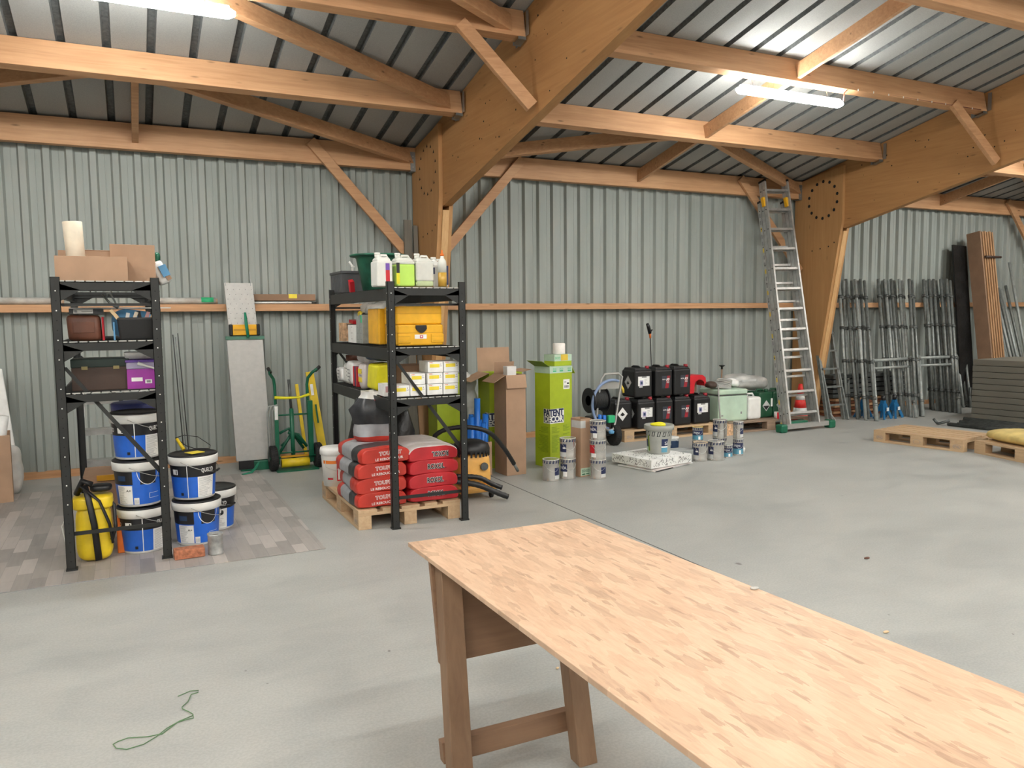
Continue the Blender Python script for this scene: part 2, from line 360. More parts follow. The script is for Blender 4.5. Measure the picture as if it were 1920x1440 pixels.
def rough_wall(name, a, b, axis):
    mb = B('cladding'); d = .035
    lo, hi = a, b; k = lo; pts = [(lo, 0)]
    while k+.2 < hi: pts += [(k+.03, 0), (k+.05, d), (k+.105, d), (k+.125, 0)]; k += .2
    pts.append((hi, 0)); n = len(pts)
    if axis == 'y': P0 = [[(X0+.02+dd if name == 'wall_left' else X1-.02-dd, p, z) for p, dd in pts] for z in (0, 1)]
    else: P0 = [[(p, YF+.02+dd, z) for p, dd in pts] for z in (0, 1)]
    top = [(x, y, zr(y)+.02) for x, y, z in P0[1]]
    mb._add(P0[0]+top, [(i, i+1, n+i+1, n+i) for i in range(n-1)])
    struct(mb.build(name, fix=False))
rough_wall('wall_left', YF, YB, 'y'); rough_wall('wall_right', YF, YB, 'y'); rough_wall('wall_front', X0, X1, 'x')
def ceiling():
    mb = B('roof_deck'); first = -.75; pitch = .3317
    pts = [(X0, 0, 0)]; k = math.ceil((X0-first)/pitch)
    while first+k*pitch+.1 < X1:
        x = first+k*pitch; pts += [(x, 0, 0), (x+.012, .042, 1), (x+.058, .042, 1), (x+.070, 0, 1)]; 
        for q in (): pts += [(x+q, 0, 0), (x+q+.008, .004, 0), (x+q+.018, .004, 0), (x+q+.026, 0, 0)]
        k += 1
    pts.append((X1, 0, 0)); n = len(pts)
    for y0, y1 in ((YB+.1, -.9), (-.9, YF)):
        vs = [(x, y0, zr(y0)+d) for x, d, g in pts]+[(x, y1, zr(y1)+d) for x, d, g in pts]
        for i in range(n-1):
            mb.mat('deck_groove_shade' if pts[i+1][2] else 'roof_deck'); mb._add([vs[i], vs[i+1], vs[n+i+1], vs[n+i]], [(0, 1, 2, 3)])
        mb.mat('roof_deck')._add([(X0, y0, zr(y0)+.06), (X1, y0, zr(y0)+.06), (X1, y1, zr(y1)+.06), (X0, y1, zr(y1)+.06)], [(0, 1, 2, 3)])
    struct(mb.build('ceiling', fix=False))
ceiling()
# ---- portal frames: column of two plates with a rafter sandwiched between
FR = [3.06+6*k for k in (-2, -1, 0, 1, 2, 3)]
FLAB = {0: 'timber portal frame standing behind the shelving rack of red sacks', 1: 'timber portal frame behind the long aluminium ladder, dowels in a ring'}
def frame(x, idx):
    lab = {3.06: 'orange timber portal frame behind the red sacks, ring of triangular marks', 9.06: 'orange timber portal frame beside the leaning aluminium ladder, ring of round holes'}.get(round(x, 2), 'timber portal frame further along the hall, outside the photograph')
    t = thing('timber_portal', lab, 'roof frame', (x, 8.5, 0), 0, 'timber portal frames')
    pt = .045; rw = .075
    yb = YB-.055
    out = [(0, yb-.36), (0, yb), (3.47, yb), (3.60, 8.07), (2.85, 8.07)]   # z, y outline
    for s in (0, 1):
        x0 = (0, pt+rw)[s]
        mb = B('glulam_v').prism([(x0, y-8.5, z) for z, y in out], (pt, 0, 0))
        if s == 0:                                            # fastener ring
            m2 = mb.mat('hole'); cz, cy = 3.17, 8.42
            for k in range(14):
                a = 2*PI*(k+.5)/14; py = cy+.26*math.cos(a)-8.5; pz = cz+.26*math.sin(a)*1.0
                if x < 5: q = [( -.002, py-.022, pz-.012), (-.002, py+.022, pz-.012), (-.002, py, pz+.026)]; m2.poly(q)
                else: m2.cyl((-.002, py, pz), .023, .001, 12, axis='x')
            for py, pz in ((8.45, 2.48), (8.3, 2.5), (8.6, 2.46), (8.2, 2.55)): m2.cyl((-.002, py-8.5, pz), .011, .001, 8, axis='x')
        mb.build('column_plate', t)
    mb = B('glulam_edge').prism([(pt, y-8.5, z) for z, y in ((0, yb-.355), (0, yb), (2.70, yb), (2.70, 8.075))], (rw, 0, 0))
    mb.build('column_core', t, 'paler glued timber edge', bevel=.003)
    ys, ye = yb, -.9
    # rafter: constant depth, lower edge parallel to the roof
    def zl(y): return 2.745+.2155*(8.05-y)
    mb = B('glulam').prism([(pt+.002, y-8.5, z) for y, z in ((ys, zr(ys)-.01), (ye, zr(ye)-.01), (ye, zl(ye)-.01), (8.05, zl(8.05)), (ys, zl(8.05)))], (rw-.004+.02, 0, 0))
    m2 = mb.mat('hole')                                           # scattered nail and knot marks on the near face
    rd = random.Random(idx+3)
    for k in range(70):
        y = rd.uniform(2.6, 7.9); u = rd.uniform(.08, .9); z = zl(y)+u*(zr(y)-zl(y)-.03)
        m2.cyl((pt-.0005, y-8.5, z), rd.choice((.003, .004, .006, .009)), .002, 6, axis='x')
    mb.build('rafter', t)
    # far slope
    mb = B('glulam').prism([(pt+.002, y-8.5, z) for y, z in ((ye, zr(ye)-.01), (YF+.1, zr(YF+.1)-.01), (YF+.1, zr(YF)-.93), (ye, zl(ye)-.01))], (rw, 0, 0)); mb.build('rafter', t)
    return t
for i, x in enumerate(FR):
    if 3 <= x < 16: frame(x, i)
    elif x < 3 and x > -4: frame(x, i)
    else: frame(x, i)
# ---- purlins: one piece per bay with steel hangers
PY = [(7.5, 'lowest'), (6.1, 'second'), (4.7, 'third'), (3.3, 'fourth'), (1.9, 'fifth'), (.5, 'sixth')]
BN = {-2.94: 'left', 3.06: 'middle', 9.06: 'right'}
def roofbox(mb, x0, x1, y, w, h, top=.004):
    """section standing at right angles to the roof; y = front (camera side) top edge"""
    t = Vector((0, 1, -SL)).normalized()
    p = Vector((0, y, zr(y)-top)); a, b = p, p+t*w; c, d = b+RN*h, a+RN*h
    return mb.prism([(x0, q.y, q.z) for q in (a, b, c, d)], (x1-x0, 0, 0))
def purlin(x, y, nm):
    bay = BN.get(round(x, 2))
    if bay and y > 4: lab = '%s pine roof purlin up from the corrugated wall, %s bay' % ({'lowest': 'first', 'second': 'second', 'third': 'third'}[nm], bay)
    else: lab = 'pine roof purlin beyond the part of the hall in the photograph'
    g = 'roof purlins'
    t = thing('purlin', lab, 'roof beam', (0, 0, 0), 0, g)
    xa, xb = x+.15, x+6.03
    roofbox(B('pine_x'), xa, xb, y, .10, .235).build('timber', t, bevel=.004)
    for s, hx in ((1, xa), (-1, xb)):
        mb = B('hanger_zinc'); tt = Vector((0, 1, -SL)).normalized()
        p = Vector((0, y, zr(y)-.02))
        for off in (-.003, .103):
            q = p+tt*off; roofl = [q+RN*.02, q+RN*.245]
            w_ = .075*s
            mb.prism([(hx, roofl[0].y, roofl[0].z), (hx+w_*.55, roofl[0].y, roofl[0].z), (hx+w_, roofl[1].y, roofl[1].z), (hx, roofl[1].y, roofl[1].z)], tuple(tt*.003))
        q0 = p+RN*.238+tt*(-.003); mb.prism([(hx, q0.y, q0.z), (hx+.075*s, q0.y, q0.z), (hx+.075*s, (q0+tt*.106).y, (q0+tt*.106).z), (hx, (q0+tt*.106).y, (q0+tt*.106).z)], tuple(RN*.003))
        for off in (-.05, .15):                                # nailed ears on the rafter
            q = p+tt*off+RN*.12; mb.box((hx+.002*s, q.y, q.z), (.004, .045, .2))
        mb.build('joist_hanger', t)
for x in FR[:-1]:
    for y, nm in PY: purlin(x, y, nm)
    for y in (-2.3, -3.7, -5.1, -6.5, -7.9, -9.3):
        o = B('pine_x').b2((x+.15, y, zr(y)-.24), (x+6.03, y+.1, zr(y)-.03)).build('purlin'); tag(o, 'pine roof purlin beyond the part of the hall in the photograph', 'roof beam', 'roof purlins')
    # wall plate beam
    bay = BN.get(round(x, 2)); 
    t = thing('wall_plate', 'knotty pine beam along the top of the corrugated wall, %s bay' % (bay or 'outer'), 'roof beam', (0, 0, 0), 0, 'wall plate beams')
    B('pine_x').b2((x+.15, 8.82, 3.235), (x+6.03, 8.92, 3.49)).build('timber', t, bevel=.004)
    for hx, s in ((x+.15, 1), (x+6.02, -1)):
        mb = B('hanger_zinc').b2((hx, 8.815, 3.225), (hx+.08*s, 8.819, 3.44)).b2((hx, 8.815, 3.222), (hx+.08*s, 8.925, 3.226)).b2((hx-.05*s*0, 8.77, 3.24), (hx+.004*s, 8.815, 3.43))
        for z in (3.27, 3.31, 3.35, 3.39): mb.mat('bolt').cyl((hx+.05*s, 8.812, z), .007, .004, 8, axis='y')
        mb.build('joist_hanger', t)
    # wall rail (girt) lying flat
    o = B('pine_x').b2((x+.15, 8.84, 1.635), (x+6.03, 8.962, 1.71)).build('wall_rail', bevel=.003)
    tag(o, 'horizontal pine rail at head height on the corrugated wall, %s bay' % (bay or 'outer'), 'wall rail', 'wall rails')
# ---- roof-plane struts and diagonals, knee braces
def rpt(x, y, off): return Vector((x, y, zr(y)-off))
def member(name, a, b, w, h, lab, group, mat='pine_x', upv=(0, SL, 1), cat='timber brace'):
    o = B(mat).bar(a, b, w, h, upv).build(name, bevel=.003); return tag(o, lab, cat, group)
for x in FR[1:4]:
    bay = BN[round(x, 2)]; xm = x+3.03
    yy = [8.85]+[p[0] for p in PY[:4]]
    for i in range(4):
        a, b = yy[i], yy[i+1]
        if bay == 'left' and i in (1, 2, 3): continue
        lab = 'pine strut at mid-span of the %s bay, %s' % (bay, ['between the wall plate and the first purlin', 'between the first and second purlins', 'between the second and third purlins', 'between the third and fourth purlins'][i])
        w_ = .06 if bay == 'left' else .045
        member('roof_strut', rpt(xm+.06, a-.0, .14), rpt(xm+.06, b+.08, .12), w_, .15, lab, 'mid-span roof struts')
    def diag(xa, ya, xb, yb_, lab): member('roof_diagonal', rpt(xa, ya, .13), rpt(xb, yb_, .11), .065, .15, lab, 'roof diagonals')
    R_ = x+6.0-.03; L_ = x+.16
    diag(R_, 8.86, xm+.15, 7.58, 'pine roof diagonal between wall plate and first purlin, right half of %s bay' % bay)
    diag(L_, 8.86, xm-.15, 7.58, 'pine roof diagonal between wall plate and first purlin, left half of %s bay' % bay)
    if bay == 'left':
        diag(R_, 7.54, xm+.15, 6.18, 'long pine roof diagonal from the first up to the second purlin, left bay')
        diag(R_, 6.14, xm+.15, 4.78, 'pine roof diagonal from the second up to the third purlin, left bay')
    # knee braces from columns to the wall plate
    yk = 8.79
    if bay != 'middle' or True:
        n1, n2 = {'left': ('outer', 'behind the shelving rack of red sacks'), 'middle': ('right of the frame behind the red sacks', 'behind the top of the aluminium ladder'), 'right': ('right of the frame beside the ladder', 'at the far right end of the hall')}[bay]
        member('knee_brace', (x+.20, yk, 2.18), (x+1.36, yk, 3.46), .11, .045, 'diagonal pine knee brace '+n1, 'knee braces', 'pine_x', (0, 1, 0))
        member('knee_brace', (x+5.96, yk, 2.18), (x+4.80, yk, 3.46), .11, .045, 'diagonal pine knee brace '+n2, 'knee braces', 'pine_x', (0, 1, 0))
    # fly braces from purlin to rafter underside
    if bay in ('left', 'middle'):
        member('fly_brace', (x+5.44, 6.06, zr(6.1)-.20), (x+6.0, 5.90, 3.26), .11, .05, 'short pale brace from second purlin down to rafter, right end of %s bay' % bay, 'fly braces', 'pine_x', (0, 1, 0))
# ---- fluorescent lights
def light(x, y, lab, first=None):
    if first: return dup(first, (x, y, zr(y)-.40), 0, lab)
    t = thing('ceiling_light', lab, 'light', (x, y, zr(y)-.40), 0, 'fluorescent batten lights')
    L = .69
    mb = B('white_plastic').b2((-L+.03, -.022, .052), (L-.03, .022, .066)); mb.build('housing', t)
    mb = B('lamp_diffuser'); pr_ = [(.058*math.cos(2*PI*k/14), .016+.036*math.sin(2*PI*k/14)) for k in range(14)]
    sec = lambda q, s: [(q, a*s, (b-.02)*s+.02) for a, b in pr_]
    vs = sec(-L-.01, .45)+sec(-L+.035, 1)+sec(L-.035, 1)+sec(L+.01, .45); n = len(pr_)
    mb._add(vs, [(r*n+i, r*n+i+1, (r+1)*n+i+1, (r+1)*n+i) for r in range(3) for i in range(n-1)]+[(r*n+n-1, r*n, (r+1)*n, (r+1)*n+n-1) for r in range(3)]+[tuple(range(n)), tuple(reversed(range(3*n, 4*n)))], True); mb.build('diffuser', t)
    mb = B('hanger_zinc')
    for q in (-.5, .5): mb.tube([(q, .0, .05), (q, .03, .17)], .004, 6)
    mb.build('bracket', t)
    return t
L0 = None
for x, y in LAMPS:
    lab = {(.09, 6.1): 'glowing fluorescent batten light at the top left corner', (6.1, 6.1): 'glowing fluorescent batten light hanging over the middle bay'}.get((x, y), 'fluorescent batten light out of view, added to fill out the hall lighting')
    o = light(x, y, lab, L0); L0 = L0 or o
zc = zr(6.1)
mb = B('cable_brown').tube([(6.80, 6.08, zc-.35), (6.80, 6.07, zc-.27), (6.84, 6.065, zc-.235), (6.92, 6.06, zc-.225), (8.98, 6.055, zc-.225)], .006, 6)
mb.mat('white_plastic')
for k in range(9): mb.box((6.98+k*.23, 6.055, zc-.225), (.008, .012, .02))
tag(mb.build('lamp_cable'), 'thin brown power cable clipped along the purlin from the middle light', 'cable')
# ================================================================ SHELVING RACKS AND CONTENTS
D = math.radians
mt = B('vinyl_planks').b2((-2.6, 5.25, .0015), (1.13, 8.25, .006)); mt.mat('text_grey').b2((-2.6, 5.249, .0), (.42, 5.253, .004))  # dark strip paints the shadow cast by the mat's front edge
tag(mt.build('vinyl_floor_mat'), 'sheet of grey plank-patterned vinyl lying on the concrete under the left rack', 'floor mat')
def rack(x0, y0, y1, levels, lab, zb=.006):
    W = .60; H = 1.81; t = thing('shelving_rack', lab, 'shelf rack', (x0, y0, zb), 0, 'shelving racks'); dY = y1-y0
    for i, (sx, sy) in enumerate(((0, 0), (1, 0), (0, 1), (1, 1))):
        mb = B('rack_metal'); px, py = sx*W, sy*dY; dx = -1 if sx else 1; dy = -1 if sy else 1
        a = (px, py, 0); th = .003
        mb.b2((px, py, 0), (px+dx*.052, py+dy*th, H)); mb.b2((px, py, 0), (px+dx*th, py+dy*.046, H))
        mb.b2((px+dx*.049, py, 0), (px+dx*.052, py+dy*.018, H))
        mb.mat('hole')
        k = 0; z = .06
        while z < H-.03:
            mb.mat('white_plastic' if (k*7+i*3) % 5 in (1, 2) and z > .3 else 'hole')  # bright discs paint the light seen through some of the post holes
            for q in (.026,): mb.cyl((px+dx*q, py-dy*.0006, z), .0042, .001, 8, axis='y')
            for q in (.024,): mb.cyl((px-dx*.0006, py+dy*q, z), .0042, .001, 8, axis='x')
            z += .0595; k += 1
        mb.mat('rack_metal').b2((px-.004*dx, py-.004*dy, 0), (px+dx*.06, py+dy*.052, .012))
        mb.build('post', t)
    for z in levels:
        s = thing('shelf', None, '', (0, 0, 0)); del s['label'], s['category']; s.parent = t; s.location = (0, 0, z)
        for sx in (0, 1):
            px = sx*W; dx = -1 if sx else 1
            mb = B('rack_metal').b2((px+dx*.004, .03, -.085), (px+dx*.018, dY-.03, -.004)).b2((px+dx*.004, .03, -.09), (px+dx*.034, dY-.03, -.084))
            mb.build('side_beam', s, bevel=.002)
        for sy in (0, 1):
            py = sy*dY; dy = -1 if sy else 1; a = py+dy*.004
            mb = B('rack_metal').b2((.03, a, -.055), (W-.03, a+dy*.014, -.008))
            for q in (.03, W-.03):                     # gussets
                d = 1 if q < .3 else -1
                mb.prism([(q, a, -.008), (q+d*.13, a, -.055), (q+d*.02, a, -.12), (q, a, -.12)], (0, dy*.006, 0))
            mb.build('end_beam', s)
        mb = B('rack_metal')
        y = .05
        while y < dY-.03: mb.bar((.02, y, 0), (W-.02, y, 0), .004, .004); y += .052
        for q in (.03, .15, .3, .45, .57): mb.bar((q, .02, -.004), (q, dY-.02, -.004), .005, .005)
        mb.mat('mesh_wire')
        for q in range(10): mb.bar((.03+q*.054, .012, .001), (.074+q*.054, .012, .001), .006, .007)
        mb.build('wire_deck', s)
    for sy in (0, 1):
        py = sy*dY; dy = -1 if sy else 1
        B('rack_metal').bar((.03, py-.004*dy, 1.25), (.585, py-.004*dy, .545), .007, .024, (0, 1, 0)).build('diagonal_brace', t) if 0 else None
        m = B('rack_metal'); m.prism([(.035, py+dy*.05, 1.262), (.06, py+dy*.05, 1.262), (.585, py+dy*.05, .555), (.56, py+dy*.05, .54)], (0, dy*.004, 0)); m.build('diagonal_brace', t)
        B('rack_metal').b2((.04, py+dy*.048, .208), (W-.04, py+dy*.056, .232)).build('tie_bar', t)
        B('rack_metal').b2((.04, py+dy*.048, 1.636), (W-.04, py+dy*.054, 1.652)).build('tie_bar', t)
    return t
rack(-.41, 5.50, 7.36, (1.785, 1.415, 1.10), 'black metal shelving rack on the vinyl mat, holding blue paint buckets')
rack(1.68, 5.50, 7.33, (1.765, 1.33, .958), 'black metal shelving rack over the pallet of red sacks', 0)
ZA, ZB = .006, 0
# ---- blue paint buckets
def bucket_body(t, lidmat='black_plastic'):
    m = B('bucket_white').lathe((0, 0, 0), [(.128, 0), (.133, .004), (.152, .258), (.152, .262)], 40); 
    return m
def bucket_top(t, lidmat='black_plastic', yellow=False):
    m = B('bucket_white').lathe((0, 0, 0), [(.153, .240), (.162, .243), (.164, .292), (.160, .297), (.150, .296)], 40); m.build('rim', t)
    m = B(lidmat).lathe((0, 0, 0), [(.160, .296), (.160, .305), (.152, .309), (.146, .303), (.05, .302), (0, .302)], 40); m.build('lid', t)
    m = B('mesh_wire'); pts = []
    for k in range(13):
        a = D(-108+k*15.5); pts.append((.168*math.cos(a), .168*math.sin(a), .268-.085*math.sin(PI*k/12)))
    m.tube(pts, .0022, 6); h = m.build('handle', t)
    B('black_plastic').tube(pts[5:8], .008, 8).build('grip', h)
def lines(mb, c, r, a0, a1, z0, z1, n, r2=None, rnd=None):
    rnd = rnd or random.Random(3)
    for k in range(n):
        z = z0+(z1-z0)*(k+.3)/n; e = a0+(a1-a0)*rnd.uniform(.45, 1.0); mb.patch(c, r, a0, e, z, z+(z1-z0)/n*.3, 5)
def rb(z): return .133+(.152-.133)*(z-.004)/.254+.0006
def band(mb, a0, a1, z0, z1, e=0, n=12): mb.patch((0, 0, 0), rb(z0)+e, D(a0), D(a1), z0, z1, n, rb(z1)+e)
def bucket_a(lab, loc, rz=0, grp='stacked paint buckets'):
    t = thing('paint_bucket', lab, 'bucket', loc, rz, grp); m = bucket_body(t)
    m.mat('black_print'); band(m, -235, 60, .160, .238, 0, 40)
    m.mat('blue_print'); band(m, -235, 60, .016, .160, 0, 40)
    m.mat('white_print'); band(m, -97, -95, .012, .240, .0008, 1); band(m, -70, -22, .016, .160, .0008, 8); band(m, -140, -122, .176, .212, .0008, 3)
    m.mat('label_text')
    for k in range(17): z = .024+k*.0077; band(m, -67, -67+random.uniform(20, 42), z, z+.0022, .0014, 5)
    m.mat('black_print'); band(m, -128, -125, .180, .208, .0014, 1); band(m, -117, -109, .032, .052, .0012, 2)
    m.mat('white_print'); text(m, 'QUELYD', curved((0, 0, 0), rb(.2)+.0016, D(-60), D(-24), .184, .216), .02); text(m, 'LYD', curved((0, 0, 0), rb(.2)+.0016, D(-175), D(-154), .184, .21), .02)
    m.build('tub', t); bucket_top(t); return t
def bucket_b(lab, loc, rz=0, grp='stacked paint buckets'):
    t = thing('paint_bucket', lab, 'bucket', loc, rz, grp); m = bucket_body(t)
    m.mat('black_print'); band(m, -235, 60, .150, .238, 0, 40)
    m.mat('blue_print'); band(m, -235, 60, .016, .150, 0, 40)
    # the large blue ring reaching up from the blue field
    band(m, -104, -86, .150, .238, .0007, 4); band(m, -46, -24, .150, .238, .0007, 4); band(m, -104, -24, .11, .150, .0007, 10)
    m.mat('black_print'); band(m, -86, -46, .150, .238, .0009, 8)
    m.mat('white_print'); band(m, -150, -106, .018, .144, .0008, 7); band(m, -103, -90, .018, .062, .0010, 2)
    vs = []
    for k in range(25):
        u = PI*k/24
        for q in (0, 1): z = .236-(.086+.004*q)*math.sin(u); an = D(-66+(26+1.6*q)*math.cos(PI+u)); vs.append(((rb(z)+.0014)*math.cos(an), (rb(z)+.0014)*math.sin(an), z))
    m._add(vs, [(2*k, 2*k+2, 2*k+3, 2*k+1) for k in range(24)])
    band(m, -64, -63, .055, .088, .0012, 1); band(m, -64, -36, .086, .088, .0012, 4); band(m, -64, -34, .053, .055, .0012, 4)
    m.mat('label_text')
    for k in range(15): z = .026+k*.0077; band(m, -146, -146+random.uniform(14, 24), z, z+.0022, .0014, 3)
    for k in range(5): band(m, -101+k*2.2, -100.2+k*2.2, .024, .05, .0016, 1)
    m.mat('dark_blue'); band(m, -145, -122, .176, .21, .0009, 3)
    m.mat('black_print'); text(m, 'A+', curved((0, 0, 0), rb(.11)+.0016, D(-122), D(-110), .104, .118), .02)
    m.build('tub', t); bucket_top(t); return t
bx, by = .02, 5.83
bucket_a('blue and black paint bucket on the mat, bottom of the rack stack', (bx+.01, by, ZA), D(4))
bucket_b('blue and black paint bucket in the middle of the rack stack', (bx, by, ZA+.316), D(-2))
bucket_a('blue and black paint bucket with bare black lid, top of the rack stack', (bx, by, ZA+.632), D(0))
for k in range(2): bucket_a('paint bucket at the back of the rack, %s' % ('under the blue-lidded one' if k else 'lowest of the rear stack'), (.04, 6.22, ZA+.316*k), 0)
t = thing('paint_bucket', 'white bucket with a wide dark blue lid at the back of the rack', 'bucket', (.03, 6.22, ZA+.632), 0, 'stacked paint buckets')
bucket_body(t).build('tub', t); B('blue_lid').lathe((0, 0, 0), [(.153, .265), (.165, .268), (.168, .325), (.160, .332), (0, .330)], 40).build('lid', t)
bucket_b('blue and black paint bucket beside the rack, under the one with yellow card', (.375, 5.86, ZA), D(2))
bucket_a('blue and black paint bucket beside the rack with yellow card on its lid', (.365, 5.87, ZA+.316), D(-14))
bucket_a('blue and black paint bucket on the mat behind the tin and brick', (.515, 6.20, ZA), D(-35))
c = B('yellow_print').box((.375, 5.84, .6345), (.10, .09, .003), rotm(0, 0, .5)); tag(c.build('yellow_card'), 'small square of yellow card lying on the black bucket lid', 'card')
t = thing('paint_roller_frame', 'bent wire roller frame with yellow handle lying on the bucket lid', 'paint roller', (.36, 5.93, .638))
B('black_plastic').tube([(-.10, .02, .09), (-.04, .03, .105), (.05, .04, .085), (.13, .03, .02), (.12, -.02, .006), (.02, 0, .01), (-.03, .02, .03), (-.09, .02, .085)], .003, 6).build('wire', t)
B('yellow_tool').tube([(-.09, .02, .085), (-.05, -.03, .012)], [.010, .013], 8).build('handle', t)
# tin and brick
t = thing('paint_tin', 'open dented paint tin with rusty inside, beside the brick', 'tin', (.455, 5.47, ZA))
B('tin_dirty').lathe((0, 0, 0), [(.047, 0), (.050, .003), (.0495, .012), (.048, .016), (.048, .125), (.051, .13), (.051, .138), (.046, .138), (.045, .09), (0, .09)], 28).build('can', t)
B('cardboard_dark').lathe((0, 0, 0), [(.0455, .118), (0, .118)], 20).build('dried_paint', t)
tag(B('brick').box((.292, 5.475, ZA+.031), (.185, .095, .060), rotm(0, 0, D(2))).build('brick', bevel=.006), 'single reddish brown brick on the mat in front of the buckets', 'brick')
# yellow knapsack sprayer
t = thing('knapsack_sprayer', 'yellow knapsack sprayer with black straps at the foot of the rack', 'sprayer', (-.255, 5.70, ZA))
def blob(mb, c, d, e=4, nu=28, nv=14, amp=0, R=None, seed=0, taper=0):
    """super-ellipsoid rounded box"""
    c = Vector(c)
    def sg(v, p): return math.copysign(abs(v)**p, v)
    def fn(u, v):
        a = 2*PI*u; b = -PI/2+PI*v; ee = 2/e
        x = sg(math.cos(b), ee)*sg(math.cos(a), ee); y = sg(math.cos(b), ee)*sg(math.sin(a), ee); z = sg(math.sin(b), ee)
        s = 1-taper*(z+1)/2; p = Vector((x*d[0]/2*s, y*d[1]/2*s, z*d[2]/2))
        if amp: p += p.normalized()*amp*noise.noise(p*9+Vector((seed, 0, 0)))*2
        return (R @ p if R else p)+c
    return mb.grid(fn, nu, nv, True, cu_=True)
blob(B('yellow_tool'), (0, 0, .19), (.22, .17, .37), 4, taper=.05).build('tank', t)
m = B('yellow_tool'); blob(m, (-.0, 0, .385), (.235, .18, .09), 5); m.build('tank_collar', t)
blob(B('black_plastic'), (.05, 0, .47), (.13, .12, .05), 3).build('cap', t)
m = B('black_plastic'); m.tube([(-.04, -.05, .50), (-.02, -.095, .42), (.005, -.102, .25), (.02, -.10, .02)], [.018, .02, .021, .022], 8, flat=.4); m.tube([(-.06, -.06, .50), (.04, -.09, .40), (.09, -.095, .25), (.105, -.09, .12)], [.016]*4, 8, flat=.5); m.tube([(-.09, 0, .44), (-.05, -.05, .53), (0, -.04, .50)], .02, 8); m.build('strap', t)
m = B('black_plastic').tube([(.08, -.03, .41), (.12, -.05, .36), (.125, -.07, .22), (.10, -.09, .14)], .012, 8); m.mat('cable'); m.build('hose', t)
B('film').tube([(-.11, .0, .40), (-.18, -.05, .25), (-.16, -.03, .1), (-.12, 0, .05)], .005, 6).build('clear_tube', t)
tag(B('orange').box((-.105, 5.80, ZA+.13), (.05, .06, .26)).build('orange_tube', bevel=.008), 'orange cartridge wedged between sprayer and bucket stack', 'cartridge')
# brown carton + grey crate behind, folding step
t = thing('carton', 'brown carton in shadow at the back of the rack floor', 'cardboard box', (-.16, 6.75, ZA))
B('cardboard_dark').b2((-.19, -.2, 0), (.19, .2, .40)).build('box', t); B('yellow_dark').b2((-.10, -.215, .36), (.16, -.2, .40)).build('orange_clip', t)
t = thing('step_ladder', 'white aluminium folding step ladder standing at the back of the rack', 'step ladder', (-.27, 7.62, ZA))
for s in (0, 1):
    B('aluminium').bar((-.16+s*.56, -.06, 0), (-.10+s*.44, .22, .98), .022, .06, (0, 1, 0)).build('rail', t)
for k, z in enumerate((.30, .56, .82)):
    u = z/.98; B('aluminium').b2((-.16+.06*u, -.12+.28*u, z), (.40-.06*u, .0+.28*u, z+.05)).build('tread', t)
# rods beside rack
t = thing('rod_bundle', 'bundle of thin dark rods leaning upright beside the rack', 'rods', (.30, 6.45, 0))
for i, (a, z) in enumerate(((0, 1.44), (.018, 1.42), (.034, 1.45))):
    B('cable' if i % 2 == 0 else 'zinc').tube([(a+.06, -.05, .0+.006), (a, 0, z)], .004, 6).build('rod', t)
# ---- shelf 1 (z 1.106): toolbox, purple bucket, tray
z = 1.106
t = thing('toolbox', 'dark green hinged tool case on the lowest shelf of the left rack', 'tool box', (-.17, 5.80, z))
B('toolbox_brown').box((0, 0, .075), (.33, .24, .15)).build('case', t, bevel=.006)
B('toolbox').box((0, 0, .175), (.335, .245, .055)).build('lid', t, bevel=.006)
for s in (-.09, .09): B('brass').box((s, -.124, .145), (.035, .006, .02)).build('clasp', t)
tag(B('toolbox_brown').tube([(-.01, 5.86, z+.10), (.03, 5.78, z+.14), (.045, 5.72, z+.03)], [.045, .035, .028], 10).build('cloth_roll'), 'dark rolled cloth between the tool case and the purple bucket', 'cloth')
t = thing('purple_bucket', 'square purple plastic bucket with white handle on the lowest shelf', 'bucket', (.075, 5.74, z))
m = B('magenta').box((0, 0, .065), (.19, .17, .13)); m.mat('white_print').b2((-.07, -.087, .05), (-.005, -.0855, .075)).b2((.01, -.087, .035), (.05, -.0855, .06)); m.mat('text_grey').b2((.018, -.0875, .04), (.042, -.0868, .055)); m.build('tub', t, bevel=.01)
B('lilac_clear').box((0, 0, .152), (.195, .175, .044)).build('clear_band', t, bevel=.006); B('purple').box((0, 0, .181), (.205, .185, .016)).build('lid', t, bevel=.004)
B('jug_white').tube([(-.03, -.095, .168), (.03, -.10, .145), (.095, -.095, .12)], [.012, .007, .006], 8).build('handle', t)
tag(B('film_grey').box((.065, 5.76, z+.215), (.18, .16, .045), taper=(1.1, 1.1)).build('plastic_tray', bevel=.008), 'translucent plastic tray stacked on the purple bucket', 'tray')
# ---- shelf 2 (z 1.421)
z = 1.424
t = thing('leather_bag', 'brown leather tool bag on the middle shelf of the left rack', 'bag', (-.25, 5.78, z))
blob(B('leather'), (0, 0, .082), (.19, .24, .165), 7, amp=.004).build('bag_body', t); B('leather').b2((-.06, -.123, .05), (.06, -.118, .12)).build('pocket', t, bevel=.004)
m = B('crate_grey').box((-.235, 5.80, z+.185), (.19, .22, .036)); m.mat('white_print').b2((-.305, 5.6875, z+.172), (-.195, 5.6895, z+.199)); m.mat('label_text').b2((-.26, 5.686, z+.182), (-.20, 5.688, z+.186)).b2((-.300, 5.686, z+.178), (-.285, 5.688, z+.193))
tag(m.build('flat_box', bevel=.003), 'flat dark box with a white label lying on the leather bag', 'box')
tag(B('red').b2((-.150, 5.70, z), (-.138, 5.88, z+.15)).build('red_folder', bevel=.003), 'thin red case standing between leather bag and black tub', 'case')
t = thing('black_tub', 'black plastic tub full of paint brushes on the middle shelf', 'tub', (.055, 5.72, z))
B('black_plastic').box((0, 0, .072), (.21, .20, .145), taper=(1.12, 1.1)).build('tub', t, bevel=.012)
